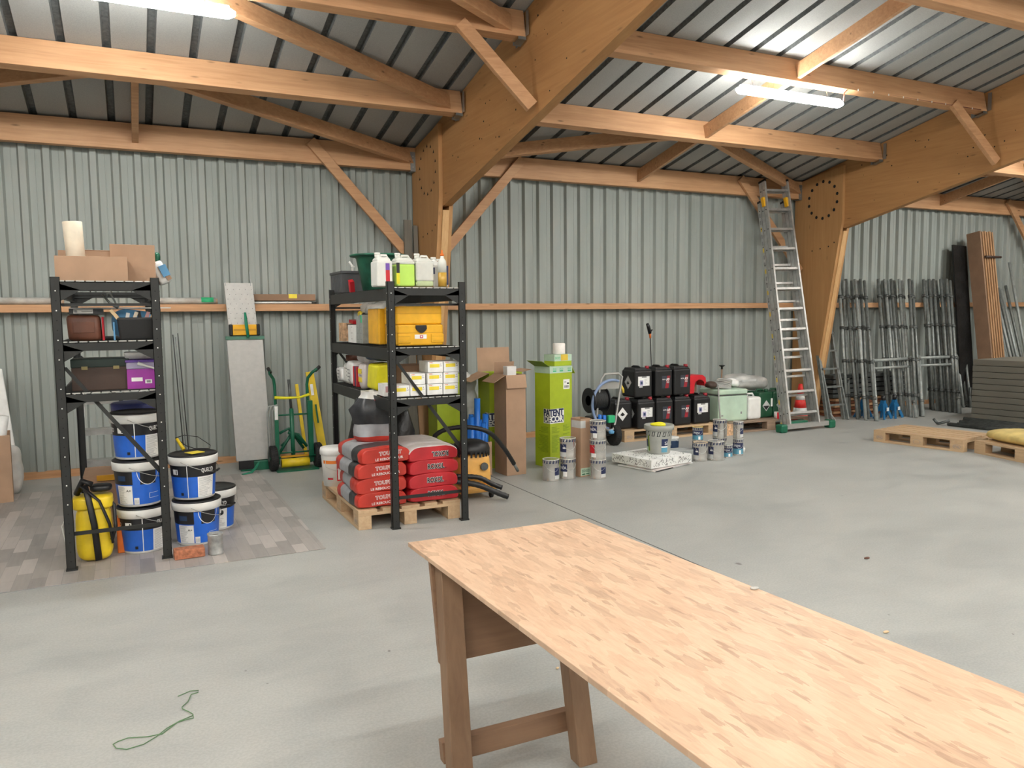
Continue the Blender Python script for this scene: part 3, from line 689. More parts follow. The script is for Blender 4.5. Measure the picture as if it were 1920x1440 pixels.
for i, (x, y, dx, col, ln) in enumerate(((-.10, -.08, -.05, 'tan_lid', .07), (-.06, -.05, .01, 'white_print', .05), (-.02, -.06, .02, 'cream_paper', .055), (.02, -.04, -.01, 'black_plastic', .06), (.05, -.05, .02, 'pinkish', .055), (.075, -.06, .05, 'tan_lid', .08))):
    o = B(col).bar((.055+x, 5.72+y, z+.125), (.055+x+dx, 5.72+y, z+.125+ln), .022, .008, (0, 1, 0)).build('paint_brush', bevel=.002)
    tag(o, ['paint brush handle poking over the left rim of the black tub', 'white brush handle near the left of the black tub', 'cream brush handle in the black tub', 'black brush handle in the middle of the black tub', 'pink brush handle in the black tub', 'tan brush handle slanting up at the right of the black tub'][i], 'paint brush', 'brushes in the black tub')
tag(blob(B('sky_blue'), (.04, 6.05, z+.10), (.27, .2, .20), 3, amp=.012).build('blue_bag'), 'light blue bag crumpled behind the black tub', 'bag')
tag(B('sky_blue').b2((-.085, 5.66, z), (-.075, 5.82, z+.115)).build('blue_folder'), 'blue packet standing against the left of the black tub', 'packet')
t = thing('trowel', 'grey plastering trowel lying high on the middle shelf', 'trowel', (-.12, 5.75, z+.21))
B('zinc').tube([(-.02, 0, .085), (.02, 0, .03), (.07, 0, -.002)], [.014, .02, .03], 8, flat=.4).build('blade', t)
B('zinc_light').tube([(.0, .0, .05), (.01, -.0, .09), (.028, 0, .088), (.06, 0, .02)], .006, 8).build('handle', t)
tag(B('zinc').bar((-.36, 5.62, z+.222), (.165, 5.62, z+.226), .03, .014).build('aluminium_rule'), 'long dull metal rule lying across the middle shelf goods', 'rule')
tag(B('white_plastic').bar((-.34, 5.92, z+.209), (.27, 5.92, z+.209), .02, .008).build('white_profile'), 'thin white profile sticking out right of the middle shelf', 'profile')
# ---- shelf 3 (top)
z = 1.795
def carton(lab, x, y, z, w, d, h, mat='cardboard', rz=0, flaps=(), name='carton', grp=None):
    t = thing(name, lab, 'cardboard box', (x, y, z), rz, grp)
    m = B(mat); e = .004
    m.b2((-w/2, -d/2, 0), (w/2, -d/2+e, h)).b2((-w/2, d/2-e, 0), (w/2, d/2, h)).b2((-w/2, -d/2+e, 0), (-w/2+e, d/2-e, h)).b2((w/2-e, -d/2+e, 0), (w/2, d/2-e, h)).b2((-w/2, -d/2, 0), (w/2, d/2, e))
    m.build('box', t, bevel=.0015)
    for f in flaps:   # (side, length, angle from vertical outward degrees)
        sd, ln, an = f[:3]; mm = f[3] if len(f) > 3 else mat; a = D(an); s, c_ = math.sin(a)*ln, math.cos(a)*ln
        p = {'f': ((-w/2, -d/2, h), (w/2, -d/2, h), (0, -s, c_)), 'b': ((-w/2, d/2, h), (w/2, d/2, h), (0, s, c_)), 'l': ((-w/2, -d/2, h), (-w/2, d/2, h), (-s, 0, c_)), 'r': ((w/2, -d/2, h), (w/2, d/2, h), (s, 0, c_))}[sd]
        A, Bv, o = map(Vector, p); n = (Bv-A).cross(o).normalized()*.004
        B(mm).prism([A, Bv, Bv+o, A+o], n).build('flap', t)
    return t
t = carton('low open brown carton holding the paper roll on top of the left rack', -.185, 5.74, z, .40, .34, .152, flaps=(('b', .06, 10),))
tag(B('cream_paper').lathe((-.27, 5.75, z+.006), [(.052, 0), (.056, .37), (.054, .372), (0, .372)], 32, rotm(0, -.045, 0)).build('paper_roll'), 'cream paper roll standing upright in the low carton on the left rack', 'paper roll')
carton('brown carton with torn top behind the paper roll', -.17, 6.12, z, .36, .30, .20, flaps=(('b', .05, -30, 'cardboard_dark'),))
carton('tall brown carton at the right end of the left rack top', .05, 6.02, z, .27, .32, .255)
tag(blob(B('white_plastic'), (.12, 6.40, z+.15), (.15, .12, .28), 3).build('white_canister'), 'white rounded canister peeking over the tall carton', 'canister')
tag(blob(B('black_plastic'), (-.01, 6.38, z+.14), (.07, .1, .27), 3).build('black_canister'), 'black lid peeking over the tall carton on the left rack', 'canister')
t = thing('paper_sack', 'blue and white sack tipped behind the tall carton', 'sack', (.235, 6.20, z))
blob(B('white_print'), (-.01, 0, .088), (.085, .2, .165), 6, R=rotm(0, D(-24), 0)).build('sack_body', t); B('sky_blue').box((.012, -.085, .10), (.05, .07, .08), rotm(0, D(-24), 0)).build('printed_panel', t); B('cardboard').box((.035, -.085, .06), (.03, .05, .05), rotm(0, D(-30), 0)).build('brown_corner', t)
tag(blob(B('green_metal'), (.205, 6.2, z+.20), (.04, .06, .07), 2.5, amp=.01).build('green_cloth'), 'scrap of green cloth beside the tall carton on the left rack', 'cloth')
# ---- far left corner things
t = carton('brown carton cut by the left edge of the picture, paper roll inside', -1.20, 8.05, 0, .46, .36, .585, 'cardboard', D(6))
B('black_print').b2((-.2, -.1815, .54), (.02, -.1805, .57)).build('printed_mark', t)
tag(B('white_print').lathe((-1.08, 8.05, .30), [(.045, 0), (.045, .44), (0, .44)], 24, rotm(0, D(9), 0)).build('patterned_roll'), 'black and white patterned paper roll in the corner carton', 'paper roll')
tag(blob(B('white_plastic'), (-1.0, 8.33, .22), (.16, .2, .44), 3, amp=.01).build('white_sack'), 'white sack slumped behind the corner carton', 'sack')
t = thing('white_board', 'white board leaning on the wall at the left edge', 'board', (-1.22, 8.65, 0)); B('white_print').box((0, 0, .55), (.40, .03, 1.10), rotm(D(-8), D(-6), 0)).build('panel', t, bevel=.01); B('black_plastic').bar((-.02, -.10, 1.02), (.10, -.02, .62), .012, .01).build('strap', t)
# ---- things on the wall rail
zr_ = 1.712
for xa, xb, lab in ((-1.4, -.55, 'film-wrapped roll lying on the wall rail left of the rack'), (.20, .86, 'film-wrapped roll with green label lying on the wall rail right of the rack')):
    t = thing('wrapped_roll', lab, 'wrapped roll', (0, 8.88, zr_), 0, 'wrapped rolls on the rail')
    B('cardboard_pale').cyl((xa, 0, .030), .027, xb-xa, 16, axis='x').build('roll', t); B('film').cyl((xa-.02, 0, .034), .034, xb-xa-.0, 14, axis='x').build('film', t)
    if xa > 0: B('green_clip').cyl((xb-.16, 0, .036), .0352, .12, 14, axis='x').build('green_label', t)
t = thing('long_carton', 'long flat brown carton with yellow label lying on the wall rail', 'cardboard box', (1.52, 8.90, zr_)); B('cardboard_dark').b2((-.33, -.045, .035), (.36, .05, .105)).build('box', t, bevel=.003); B('yellow_print').b2((.07, -.047, .06), (.16, -.046, .106)).build('label', t)
for i, (y, zz, r_, xa, xb, mt_, lab) in enumerate(((8.858, .014, .011, 1.16, 1.82, 'white_plastic', 'white plastic conduit lying on the wall rail in front of the long carton'), (8.885, .012, .011, 1.18, 1.84, 'white_plastic', 'second white conduit behind the front one on the wall rail'), (8.91, .011, .010, 1.28, 1.9, 'zinc_dark', 'thin grey tube lying under the long carton on the wall rail'))):
    tag(B(mt_).cyl((xa, y, zr_+zz), r_, xb-xa, 10, axis='x').build('conduit'), lab, 'conduit', 'conduits on the rail')
# ---- aluminium scaffold plank standing on the wall
t = thing('aluminium_plank', 'tall perforated aluminium platform standing upright against the wall rail', 'platform', (1.10, 8.42, 0))
def lean(x, z, dy=0): return (x, -.02+.34*z/1.95+dy, z)   # leaning on the rail
m = B('alu_dull'); m.hexa([lean(-.165, .10), lean(.185, .10), lean(.185, .10, .05), lean(-.165, .10, .05), lean(-.19, 1.36), lean(.17, 1.36), lean(.17, 1.36, .05), lean(-.19, 1.36, .05)]); m.build('lower_deck', t, bevel=.004)
m = B('alu_dull'); m.hexa([lean(-.155, 1.36, .03), lean(.13, 1.36, .03), lean(.13, 1.36, .06), lean(-.155, 1.36, .06), lean(-.18, 1.93, .03), lean(.105, 1.93, .03), lean(.105, 1.93, .06), lean(-.18, 1.93, .06)]); 
m.mat('zinc_dark')
for i in range(5):
    for j in range(9): x, zz, _ = 0, 0, 0; p = lean(-.15+.06*i+.02*(j % 2), 1.46+j*.05, .029); m.cyl((p[0], p[1], p[2]), .004, .002, 6, axis='y')
m.build('upper_deck', t, bevel=.003)
p = lean(0, 1.40, 0); B('yellow_case').box((-.01, p[1]-.01, 1.44), (.24, .05, .11)).build('yellow_hook', t, bevel=.008)
B('yellow_dark').box((-.01, p[1]-.037, 1.44), (.22, .004, .02)).build('hook_groove', t)
for s in (-.145, .125): B('black_plastic').box((s, p[1]-.01, 1.44), (.035, .06, .12)).build('end_clip', t, bevel=.01)
B('green_metal').hexa([lean(-.20, 1.34, -.012), lean(.185, 1.34, -.012), lean(.185, 1.34, .055), lean(-.2, 1.34, .055), lean(-.20, 1.375, -.012), lean(.185, 1.375, -.012), lean(.185, 1.375, .055), lean(-.2, 1.375, .055)]).build('green_end_cap', t)
B('green_metal').b2((-.13, -.045, .0), (.21, .06, .095)).build('green_foot', t, bevel=.006); B('black_plastic').b2((-.15, -.05, .02), (.0, -.044, .11)).build('black_foot', t, bevel=.006)
for x in (-.165, .085): B('hanger_zinc').bar(lean(x, 1.90, .03), lean(x-.005, 2.05, .03), .006, .01).build('end_hook', t)
tag(B('green_strap').tube([(1.10, 8.62, 1.62), (1.105, 8.60, 1.50), (1.12, 8.595, 1.36)], [.012, .018, .015], 8, flat=.4).build('green_strap'), 'green webbing strap hanging over the yellow hook of the platform', 'strap', 'green straps')
tag(B('green_strap').tube([(1.14, 8.30, .10), (1.10, 8.26, .05), (1.05, 8.22, .012), (.96, 8.17, .008)], [.012, .018, .022, .02], 8, flat=.3).build('green_strap'), 'green webbing strap trailing on the floor at the foot of the platform', 'strap', 'green straps')
# ---- green hand truck
t = thing('hand_truck', 'green steel sack truck with two rubber wheels, yellow bag tied across', 'hand truck', (1.49, 8.28, 0))
def tyre(mb_t, c, r, w):
    pr_ = [(r*.55, -w*.35), (r*.72, -w*.45), (r*.90, -w*.5), (r*.985, -w*.36), (r, 0), (r*.985, w*.36), (r*.90, w*.5), (r*.72, w*.45), (r*.55, w*.35)]
    m = B('rubber').lathe(c, pr_, 36, rotm(0, PI/2, 0))
    for k in range(30):
        a = 2*PI*k/30
        for s in (-1, 1): m.box((c[0]+s*w*.2, c[1]+math.cos(a+s*.05)*r*.995, c[2]+math.sin(a+s*.05)*r*.995), (w*.3, .006, r*.10), rotm(a, 0, 0))
    o = m.build('tyre', mb_t); B('zinc_light').cyl((c[0]-w*.2, c[1], c[2]), r*.56, w*.4, 24, axis='x').build('hub', mb_t); return o
for x in (-.215, .24): tyre(t, (x, -.02, .128), .128, .075)
for x, s in ((-.155, -1), (.175, 1)):
    m = B('green_metal').tube([(x, .03, .05), (x, .10, .62), (x+.0*s, .12, .86), (x+.01*s, .11, .93), (x+.05*s, .07, .99), (x+(.06 if s < 0 else .10)*s, .03, 1.03)], .016, 12)
    m.mat('black_plastic').tube([(x+(.045 if s < 0 else .08)*s, .055, 1.005), (x+(.075 if s < 0 else .115)*s, .015, 1.05)], .0175, 12); m.build('side_tube', t)
B('green_metal').b2((-.185, .0, .06), (-.145, .03, .62)).b2((.155, .0, .06), (.205, .03, .70)).build('side_plate', t, bevel=.004)
B('white_print').b2((-.183, -.002, .52), (-.150, .0, .66)).build('label', t)
B('green_metal').tube([(0, .05, .03), (.0, .08, .62)], .022, 10).build('centre_tube', t); B('zinc_dark').tube([(.0, .09, .60), (-.01, .12, .92)], .014, 10).build('centre_shaft', t)
for z_ in (.165, .555): B('green_metal').tube([(-.15, .03+z_*.1, z_), (.18, .03+z_*.1, z_)], .009, 8).build('cross_bar', t)
B('green_metal').b2((-.20, -.16, .0), (.22, .08, .012)).build('toe_plate', t); B('green_metal').tube([(-.25, -.02, .128), (.27, -.02, .128)], .010, 8).build('axle', t)
for dx in (-.03, -.055, .0): B('zinc_light').tube([(-.20+dx, -.01, .1), (-.20+dx, .02, .60), (-.18+dx, .02, .66), (-.15, .03, .67)], .006, 8).build('chrome_stay', t)
B('yellow_bag').tube([(-.17, .05, .745), (-.05, .04, .735), (.08, .04, .735), (.18, .05, .76)], [.024, .020, .016, .022], 10, flat=.7).build('yellow_bag', t, 'crumpled yellow bag tied across the handles')
m = B('yellow_dark').b2((-.14, -.05, .13), (.14, -.03, .15)); m.mat('yellow_tool').cyl((-.14, -.05, .075), .045, .28, 20, axis='x'); tag(m.build('yellow_roller'), 'yellow drum lying on the toe plate of the hand truck', 'drum') ; 
o = bpy.data.objects['yellow_roller']; o.location = (1.49, 8.28, .0)
m = B('green_metal')
for k, (a, b_, c_) in enumerate((((-.15, .0, .05), (-.05, .02, .2), (.02, .04, .3)), ((-.12, 0, .3), (-.02, .02, .34), (.12, .0, .18)), ((-.03, 0, .3), (.08, .02, .27), (.16, 0, .14)), ((-.1, .02, .16), (.03, .05, .27), (.13, .02, .12)))):
    m.tube([Vector(q)+Vector((1.49, 8.42, .06)) for q in (a, b_, c_)], .016, 8)
tag(m.build('green_hose'), 'tangle of green hose behind the hand truck', 'hose')
# yellow aluminium straightedges
def straight(name, a, b, w, h, lab):
    t = thing(name, lab, 'level', (0, 0, 0), 0, 'yellow tools by the hand truck'); B('yellow_tool').bar(a, b, w, h, (0, 1, 0)).build('body', t, bevel=.004); return t
t = straight('spirit_level', (1.86, 8.55, .0), (1.76, 8.72, .97), .085, .035, 'wide yellow spirit level leaning on the wall right of the hand truck')
m = B('green_metal'); m.bar((1.795, 8.613, .62), (1.812, 8.588, .42), .018, .006, (0, 1, 0)); m.build('vial', t)
m = B('white_print').bar((1.762, 8.652, .84), (1.772, 8.634, .72), .03, .006, (0, 1, 0)); m.build('label', t)
straight('spirit_level', (1.68, 8.60, .0), (1.62, 8.74, .84), .035, .03, 'narrow yellow straightedge leaning behind the hand truck')
# grey boards leaning behind the knee brace
for i, (x, h_, lab) in enumerate(((2.93, 2.66, 'tall grey board leaning on the wall left of the red-sack frame'), (3.02, 2.60, 'second grey board standing just right of the tall one'))):
    tag(B('grey_board').bar((x-.02, 8.60, .0), (x, 8.76, h_-.0), .09 if i == 0 else .05, .03, (0, 1, 0)).build('leaning_board'), lab, 'board', 'grey boards behind the brace')
# ================================================================ RED-SACK PALLET, RACK 2 GOODS
def pallet(lab, loc, rz, L=1.2, W=.8, mat='plank_x', group='wooden pallets', marks=True):
    """length along local x, width along y"""
    t = thing('wooden_pallet', lab, 'pallet', loc, rz, group)
    for y in (.0, .165, .33, .495, .66): 
        w_ = .143 if y in (0, .33, .66) else .10
        B(mat).b2((0, y*W/.8+(0 if w_ > .12 else .02), .122), (L, y*W/.8+w_*W/.8+(0 if w_ > .12 else .02), .144)).build('deck_board', t, bevel=.002)
    for x in (0, L/2-.0725, L-.145):
        B(mat.replace('_x', '_y') if mat != 'old_plank_x' else mat).b2((x, 0, .100), (x+.145, W, .122)).build('stringer', t, bevel=.002)
    for y in (0, W/2-.05, W-.10):
        B(mat).b2((0, y, 0), (L, y+.10, .022)).build('bottom_board', t, bevel=.002)
        for x in (0, L/2-.0725, L-.145):
            m = B(mat).b2((x, y+.001, .022), (x+.145, y+.099, .100))
            if marks and y == 0:
                m.mat('text_grey')
                if x == 0 or x > L/2: text(m, 'EPAL', flat((x+.045, y-.0005, .045), (1, 0, 0), (0, 0, 1), .06, .026), .01); 
                n = 16
                for k in range(n):
                    a, b = 2*PI*k/n, 2*PI*(k+1)/n; q = lambda a_, r_: (x+.075+.042*r_*math.cos(a_), y-.0005, .058+.026*r_*math.sin(a_))
                    m.poly([q(a, 1), q(b, 1), q(b, .92), q(a, .92)])
            m.build('block', t, bevel=.002)
    return t
pallet('wooden pallet on the floor under the red sacks', (1.45, 6.80, 0), -PI/2, 1.2, .8)
def sack(name, lab, c, w, d, h, zones, rz=0, seed=0, amp=.006, group=None, cat='sack', ex=9, texts=(), sag=0):
    """long axis y. zones: list of (v_end, material) along y from the near end"""
    t = thing(name, lab, cat, c, rz, group); mb = MB(); nu, nv = 36, 26; P_ = []
    def sg(v, p): return math.copysign(abs(v)**p, v)
    for j in range(nv+1):
        v = j/nv; y = -d/2+d*(.5-.5*math.cos(PI*v)); vv = (y+d/2)/d
        s = .80+.20*(max(0, 1-abs(2*vv-1)**ex))**(1/2.2)
        for i in range(nu):
            a = 2*PI*i/nu; x = sg(math.cos(a), .36)*w/2*(.93+.07*(s-.8)/.2); z = sg(math.sin(a), .55)*h/2*s
            p = Vector((x, y, z)); q = noise.noise(p*9+Vector((seed*3.1, 0, seed))); q2 = noise.noise(p*26+Vector((seed, 5, 0)))
            p.z += q*amp*1.5; p += Vector((x, 0, z)).normalized()*(q2*amp*.6)
            p.z -= .02*(abs(x)/(w/2))**4; p.z = max(p.z+h/2, .0); P_.append(tuple(p))
    for j in range(nv):
        vm = .5-.5*math.cos(PI*(j+.5)/nv); mat = next(m for e, m in zones if vm <= e+1e-6)
        for i in range(nu):
            k = i; mm = mat
            if isinstance(mat, tuple): mm = mat[1] if (nu*.04 < i < nu*.46) else mat[0]
            mb.mat(mm); mb._add([P_[j*nu+i], P_[j*nu+(i+1) % nu], P_[(j+1)*nu+(i+1) % nu], P_[(j+1)*nu+i]], [(0, 1, 2, 3)], True)
    mb.mat(zones[0][1][0] if isinstance(zones[0][1], tuple) else zones[0][1]); mb.poly([P_[i] for i in range(nu)]); mb.poly([P_[nv*nu+i] for i in range(nu)])
    # merge doubles
    me_o = mb.build('sack_body', t, fix=False)
    bm = bmesh.new(); bm.from_mesh(me_o.data); bmesh.ops.remove_doubles(bm, verts=bm.verts, dist=.0004); bmesh.ops.recalc_face_normals(bm, faces=bm.faces); bm.to_mesh(me_o.data); bm.free()
    for (txt, mt_, x0, x1, z0, z1, dy, sl, bold) in texts:
        m = B(mt_)
        text(m, txt, lambda u, v: (x0+(x1-x0)*u, -d/2-.004-dy, z0+(z1-z0)*v+sl*u), bold); m.build('lettering', t)
    return t
zs = .146
for k in range(4):
    pos = ['at the bottom of the left stack', 'second from the bottom of the left stack', 'third from the bottom of the left stack', 'on top of the left stack, under the torn bag'][k]
    x = 1.655+(-.012, .0, -.012, .012)[k]
    sack('filler_sack', 'red-ended dark filler sack %s' % pos, (x, 5.94, zs+k*.109), .39, .60, .122,
         [(.13, 'red_toupret'), (.40, 'dark_bag') if k != 1 else (.34, 'red_toupret'), (.80, 'grey_bag'), (1, 'red_toupret')], D((1, -2, 2, 3)[k]), k+1, .008, 'red sacks on the pallet', texts=(
         ('TOUPRET', 'white_print', -.055, .12, .060, .087, .0030, .006, .07), ('TOUPRET', 'red_toupret', -.055, .12, .060, .087, .0048, .006, .0),
         ('LE REBOUCHEUR', 'white_print', -.085, .13, .022, .040, .0030, .006, .02)))
for k in range(4):
    pos = ['at the bottom of the right stack', 'second from the bottom of the right stack', 'third from the bottom of the right stack', 'on top of the right stack with a pale upper face'][k]
    x = 2.055+(.004, .0, .006, .002)[k]; top = 'pale_bag' if k == 3 else 'red_bag'
    tx = [('ROXOL', 'white_print', -.055, .075, .043, .079, .0040, 0, .075), ('ROXOL', 'black_print', -.055, .075, .043, .079, .0062, 0, .035), ('express', 'black_print', .03, .10, .030, .042, .0030, .004, .0)]
    if k == 3: tx = [(a, m, x1, x0, z1-.0, z0-.0, dy, 0, b) for a, m, x0, x1, z0, z1, dy, sl, b in ((q[0], q[1], q[2]+.04, q[3]+.04, q[4]-.012, q[5]-.012, q[6], 0, q[8]) for q in tx[:2])]
    if k in (0, 2): tx = [(a, m, x0+(.03 if k == 1 else -.0), x1, z0, z1, dy, sl, b) for a, m, x0, x1, z0, z1, dy, sl, b in tx]
    sack('filler_sack', 'bright red sack %s' % pos, (x, 5.94, zs+k*.105), .41, .60, .118, [(1, ('red_bag', top))], 0, k+11, .005, 'red sacks on the pallet', texts=tx)
# torn open bag on top
t = thing('torn_bag', 'open torn grey and red bag slumped on the left sack stack', 'bag', (1.70, 6.02, zs+.437))
def rumple(mb, c, prof, n=30, seed=0, amp=.02, sx=1, sy=1, lean=(0, 0)):
    c = Vector(c); vs = []
    for (r, z) in prof:
        for k in range(n):
            a = 2*PI*k/n; q = noise.noise(Vector((math.cos(a)*1.6, math.sin(a)*1.6, z*9+seed)))
            rr = r+amp*q*2; vs.append(c+Vector((rr*math.cos(a)*sx+lean[0]*z, rr*math.sin(a)*sy+lean[1]*z, z+amp*.5*noise.noise(Vector((a, z*7, seed+4))))))
    m = len(prof); return mb._add(vs, [(i*n+k, i*n+(k+1) % n, (i+1)*n+(k+1) % n, (i+1)*n+k) for i in range(m-1) for k in range(n)], True)
m = B('red_toupret'); rumple(m, (0, 0, 0), [(0, .0), (.10, .0), (.13, .03), (.135, .055)], sx=1.1, amp=.012); m.build('red_base', t)
m = B('grey_bag'); rumple(m, (0, 0, 0), [(.135, .055), (.14, .10), (.135, .15)], sx=1.1, amp=.012, seed=0); m.build('grey_middle', t)
m = B('dark_bag'); rumple(m, (0, 0, 0), [(.135, .15), (.14, .20), (.13, .26), (.10, .31), (.085, .345)], sx=1.1, amp=.026, lean=(-.08, 0)); m.build('dark_top', t)
m = B('white_print'); rumple(m, (-.02, 0, 0), [(.09, .33), (.075, .37), (.085, .40)], sx=1.1, amp=.02); m.mat('red').box((.03, -.11, .30), (.06, .02, .11), rotm(0, -.4, 0)); m.build('torn_mouth', t)
# white bucket behind left
t = thing('white_bucket', 'white plastic bucket with orange-red label standing on the pallet corner', 'bucket', (1.53, 6.62, .144))
m = B('bucket_white').lathe((0, 0, 0), [(.10, 0), (.118, .26), (.118, .27)], 36)
m.mat('orange_label').patch((0, 0, 0), .1155, D(-160), D(-20), .195, .222, 12, .1172); m.mat('red').patch((0, 0, 0), .107, D(-140), D(-115), .06, .075, 4); m.patch((0, 0, 0), .1125, D(-98), D(-60), .05, .19, 5); m.mat('bucket_white').patch((0, 0, 0), .1135, D(-94), D(-64), .06, .18, 5); m.build('tub', t)
B('bucket_white').lathe((0, 0, 0), [(.120, .262), (.128, .268), (.128, .30), (.122, .322), (.08, .330), (0, .330)], 36).build('lid', t)
B('mesh_wire').tube([(-.10, -.07, .23), (-.10, -.09, .17), (-.03, -.13, .14), (.05, -.125, .20), (.10, -.07, .24)], .002, 6).build('handle', t)
# black rubble bag behind
t = thing('black_sack', 'large black plastic sack slumped behind the sack pallet', 'sack', (2.0, 7.04, 0))
m = B('black_bag'); rumple(m, (0, 0, 0), [(0, 0), (.18, 0), (.24, .12), (.25, .35), (.20, .60), (.13, .74), (.10, .80), (.13, .84)], 34, 3, .022, 1.0, 1.0, (-.04, 0)); m.build('sack_body', t)
t = thing('black_sack', 'glossy black sack hanging behind the torn bag', 'sack', (2.08, 6.62, .147)); m = B('black_bag'); rumple(m, (0, 0, 0), [(0, 0), (.13, 0), (.16, .2), (.14, .42), (.09, .60), (0, .64)], 30, 8, .02); m.build('sack_body', t)
# boards and brown cartons behind rack 2
def plate(lab, a, b, w, th, mat, name='leaning_board', cat='board', grp=None): return tag(B(mat).bar(a, b, w, th, (0, 1, 0)).build(name), lab, cat, grp)
plate('grey board standing behind the right half of the sack rack', (2.655, 7.80, 0), (2.65, 7.95, .98), .10, .025, 'grey_board')
plate('wide brown timber board standing behind the sack rack', (2.775, 7.80, 0), (2.77, 7.95, 1.02), .13, .03, 'board_z')
plate('dark brown timber board beside the wide one behind the sack rack', (2.87, 7.80, 0), (2.865, 7.95, .98), .055, .03, 'leather')
t = carton('green wallpaper carton behind the right post of the sack rack', 2.895, 7.52, 0, .31, .26, .98, 'green_lime')
m = B('white_print'); text(m, 'AÇON', flat((-.125, -.132, .70), (1, 0, 0), (0, 0, 1), .17, .055), .06); m.mat('navy_print'); text(m, 'AÇON', flat((-.12, -.1335, .704), (1, 0, 0), (0, 0, 1), .16, .046), .0); m.mat('orange').b2((.05, -.1325, .70), (.15, -.1310, .745)); m.build('lettering', t)
# ---- top of rack 2
z = 1.777
t = thing('grey_crate', 'grey ribbed plastic crate at the back left corner of the rack top', 'crate', (1.86, 7.25, z))
m = B('crate_grey').box((0, 0, .09), (.26, .42, .18))
for k in range(8): m.box((-.131, -.18+k*.05, .085), (.006, .012, .15))
m.box((0, 0, .183), (.275, .435, .022)); m.build('crate', t, bevel=.004)
t = thing('spray_nozzle', 'white spray nozzle poking out of the grey crate', 'nozzle', (1.84, 7.08, z+.19)); B('jug_white').tube([(0, 0, -.05), (0, 0, .04), (-.01, -.01, .05)], [.012, .010, .007], 8).build('nozzle', t); B('jug_white').tube([(-.03, -.02, .085), (0, 0, .05), (.02, 0, .04)], .009, 8).build('lever', t)
t = thing('green_tub', 'large dark green round rubble tub on top of the sack rack', 'tub', (1.95, 6.60, z+.0))
B('green_tub').lathe((0, 0, 0), [(0, 0), (.135, 0), (.145, .01), (.195, .27), (.205, .285), (.245, .288), (.250, .298), (.240, .305), (.200, .302), (.135, .02), (0, .012)], 48).build('tub', t)
tag(B('red').bar((1.80, 6.95, z), (1.78, 6.90, z+.10), .04, .05, (0, 1, 0)).build('red_tool'), 'red tool standing between grey crate and green tub', 'tool')
def jug(lab, x, y, w, d, h, mat, fill=None, fillh=.8, capm='jug_white', lbl=None):
    t = thing('jug', lab, 'jug', (x, y, z), 0, 'liquid jugs'); e = .003
    hh = h-.045
    if fill: B(fill).box((0, 0, .004+hh*fillh/2), (w-.004, d-.004, hh*fillh)).build('liquid', t, bevel=.012)
    m = B(mat)
    m.box((0, 0, (hh*fillh if fill else 0)/2+hh/2), (w, d, hh-(hh*fillh if fill else 0)))
    m.box((0, 0, hh+.012), (w*.96, d*.9, .03), taper=(.78, .7)); m.build('body', t, bevel=.014)
    m = B(mat).cyl((-w*.25, 0, hh+.02), .020, .030, 16); m.mat(capm).cyl((-w*.25, 0, hh+.045), .022, .016, 16); m.build('neck', t)
    B(mat).tube([(-w*.1, 0, hh+.022), (-w*.02, 0, hh+.042), (w*.3, 0, hh+.042), (w*.42, 0, hh+.015)], .010, 8).build('handle', t)
    if lbl:
        for mt_, b in lbl: B(mt_).b2((b[0]*w-w/2, -d/2-.0015, b[1]), (b[2]*w-w/2, -d/2-.0005, b[3])).build('label', t)
    return t
jug('white jug with a red and purple label at the left of the rack-top jugs', 1.705, 5.72, .12, .17, .235, 'jug_white', lbl=(('purple', (.55, .12, .80, .17)), ('red', (.55, .03, .80, .12))))
jug('jug full of bright lime liquid with black side label', 1.865, 5.72, .145, .17, .235, 'jug_clear', 'lime_liquid', .86, lbl=(('black_print', (.0, .10, .17, .175)), ('yellow_bag', (.0, .02, .17, .10))))
jug('nearly empty clear jug with pale green liquid at the bottom', 2.015, 5.72, .14, .17, .235, 'jug_clear', 'pale_lime', .22)
t = jug('white jug with a dark navy label at the right of the rack-top jugs', 2.165, 5.78, .125, .15, .215, 'jug_white', lbl=(('navy_print', (.78, .02, 1.0, .165)), ('navy_print', (.0, .10, .12, .15))))
t = thing('squeeze_bottle', 'squeeze bottle of amber liquid with an orange cap', 'bottle', (2.145, 5.62, z)); B('oil_yellow').cyl((0, 0, .002), .033, .105, 24).build('liquid', t)
B('jug_clear').lathe((0, 0, 0), [(.033, .107), (.033, .17), (.030, .195), (.014, .215), (.013, .232), (0, .233)], 24).build('bottle', t); B('orange').lathe((0, 0, 0), [(.015, .230), (.014, .245), (.006, .252), (.005, .275), (0, .276)], 16).build('cap', t)
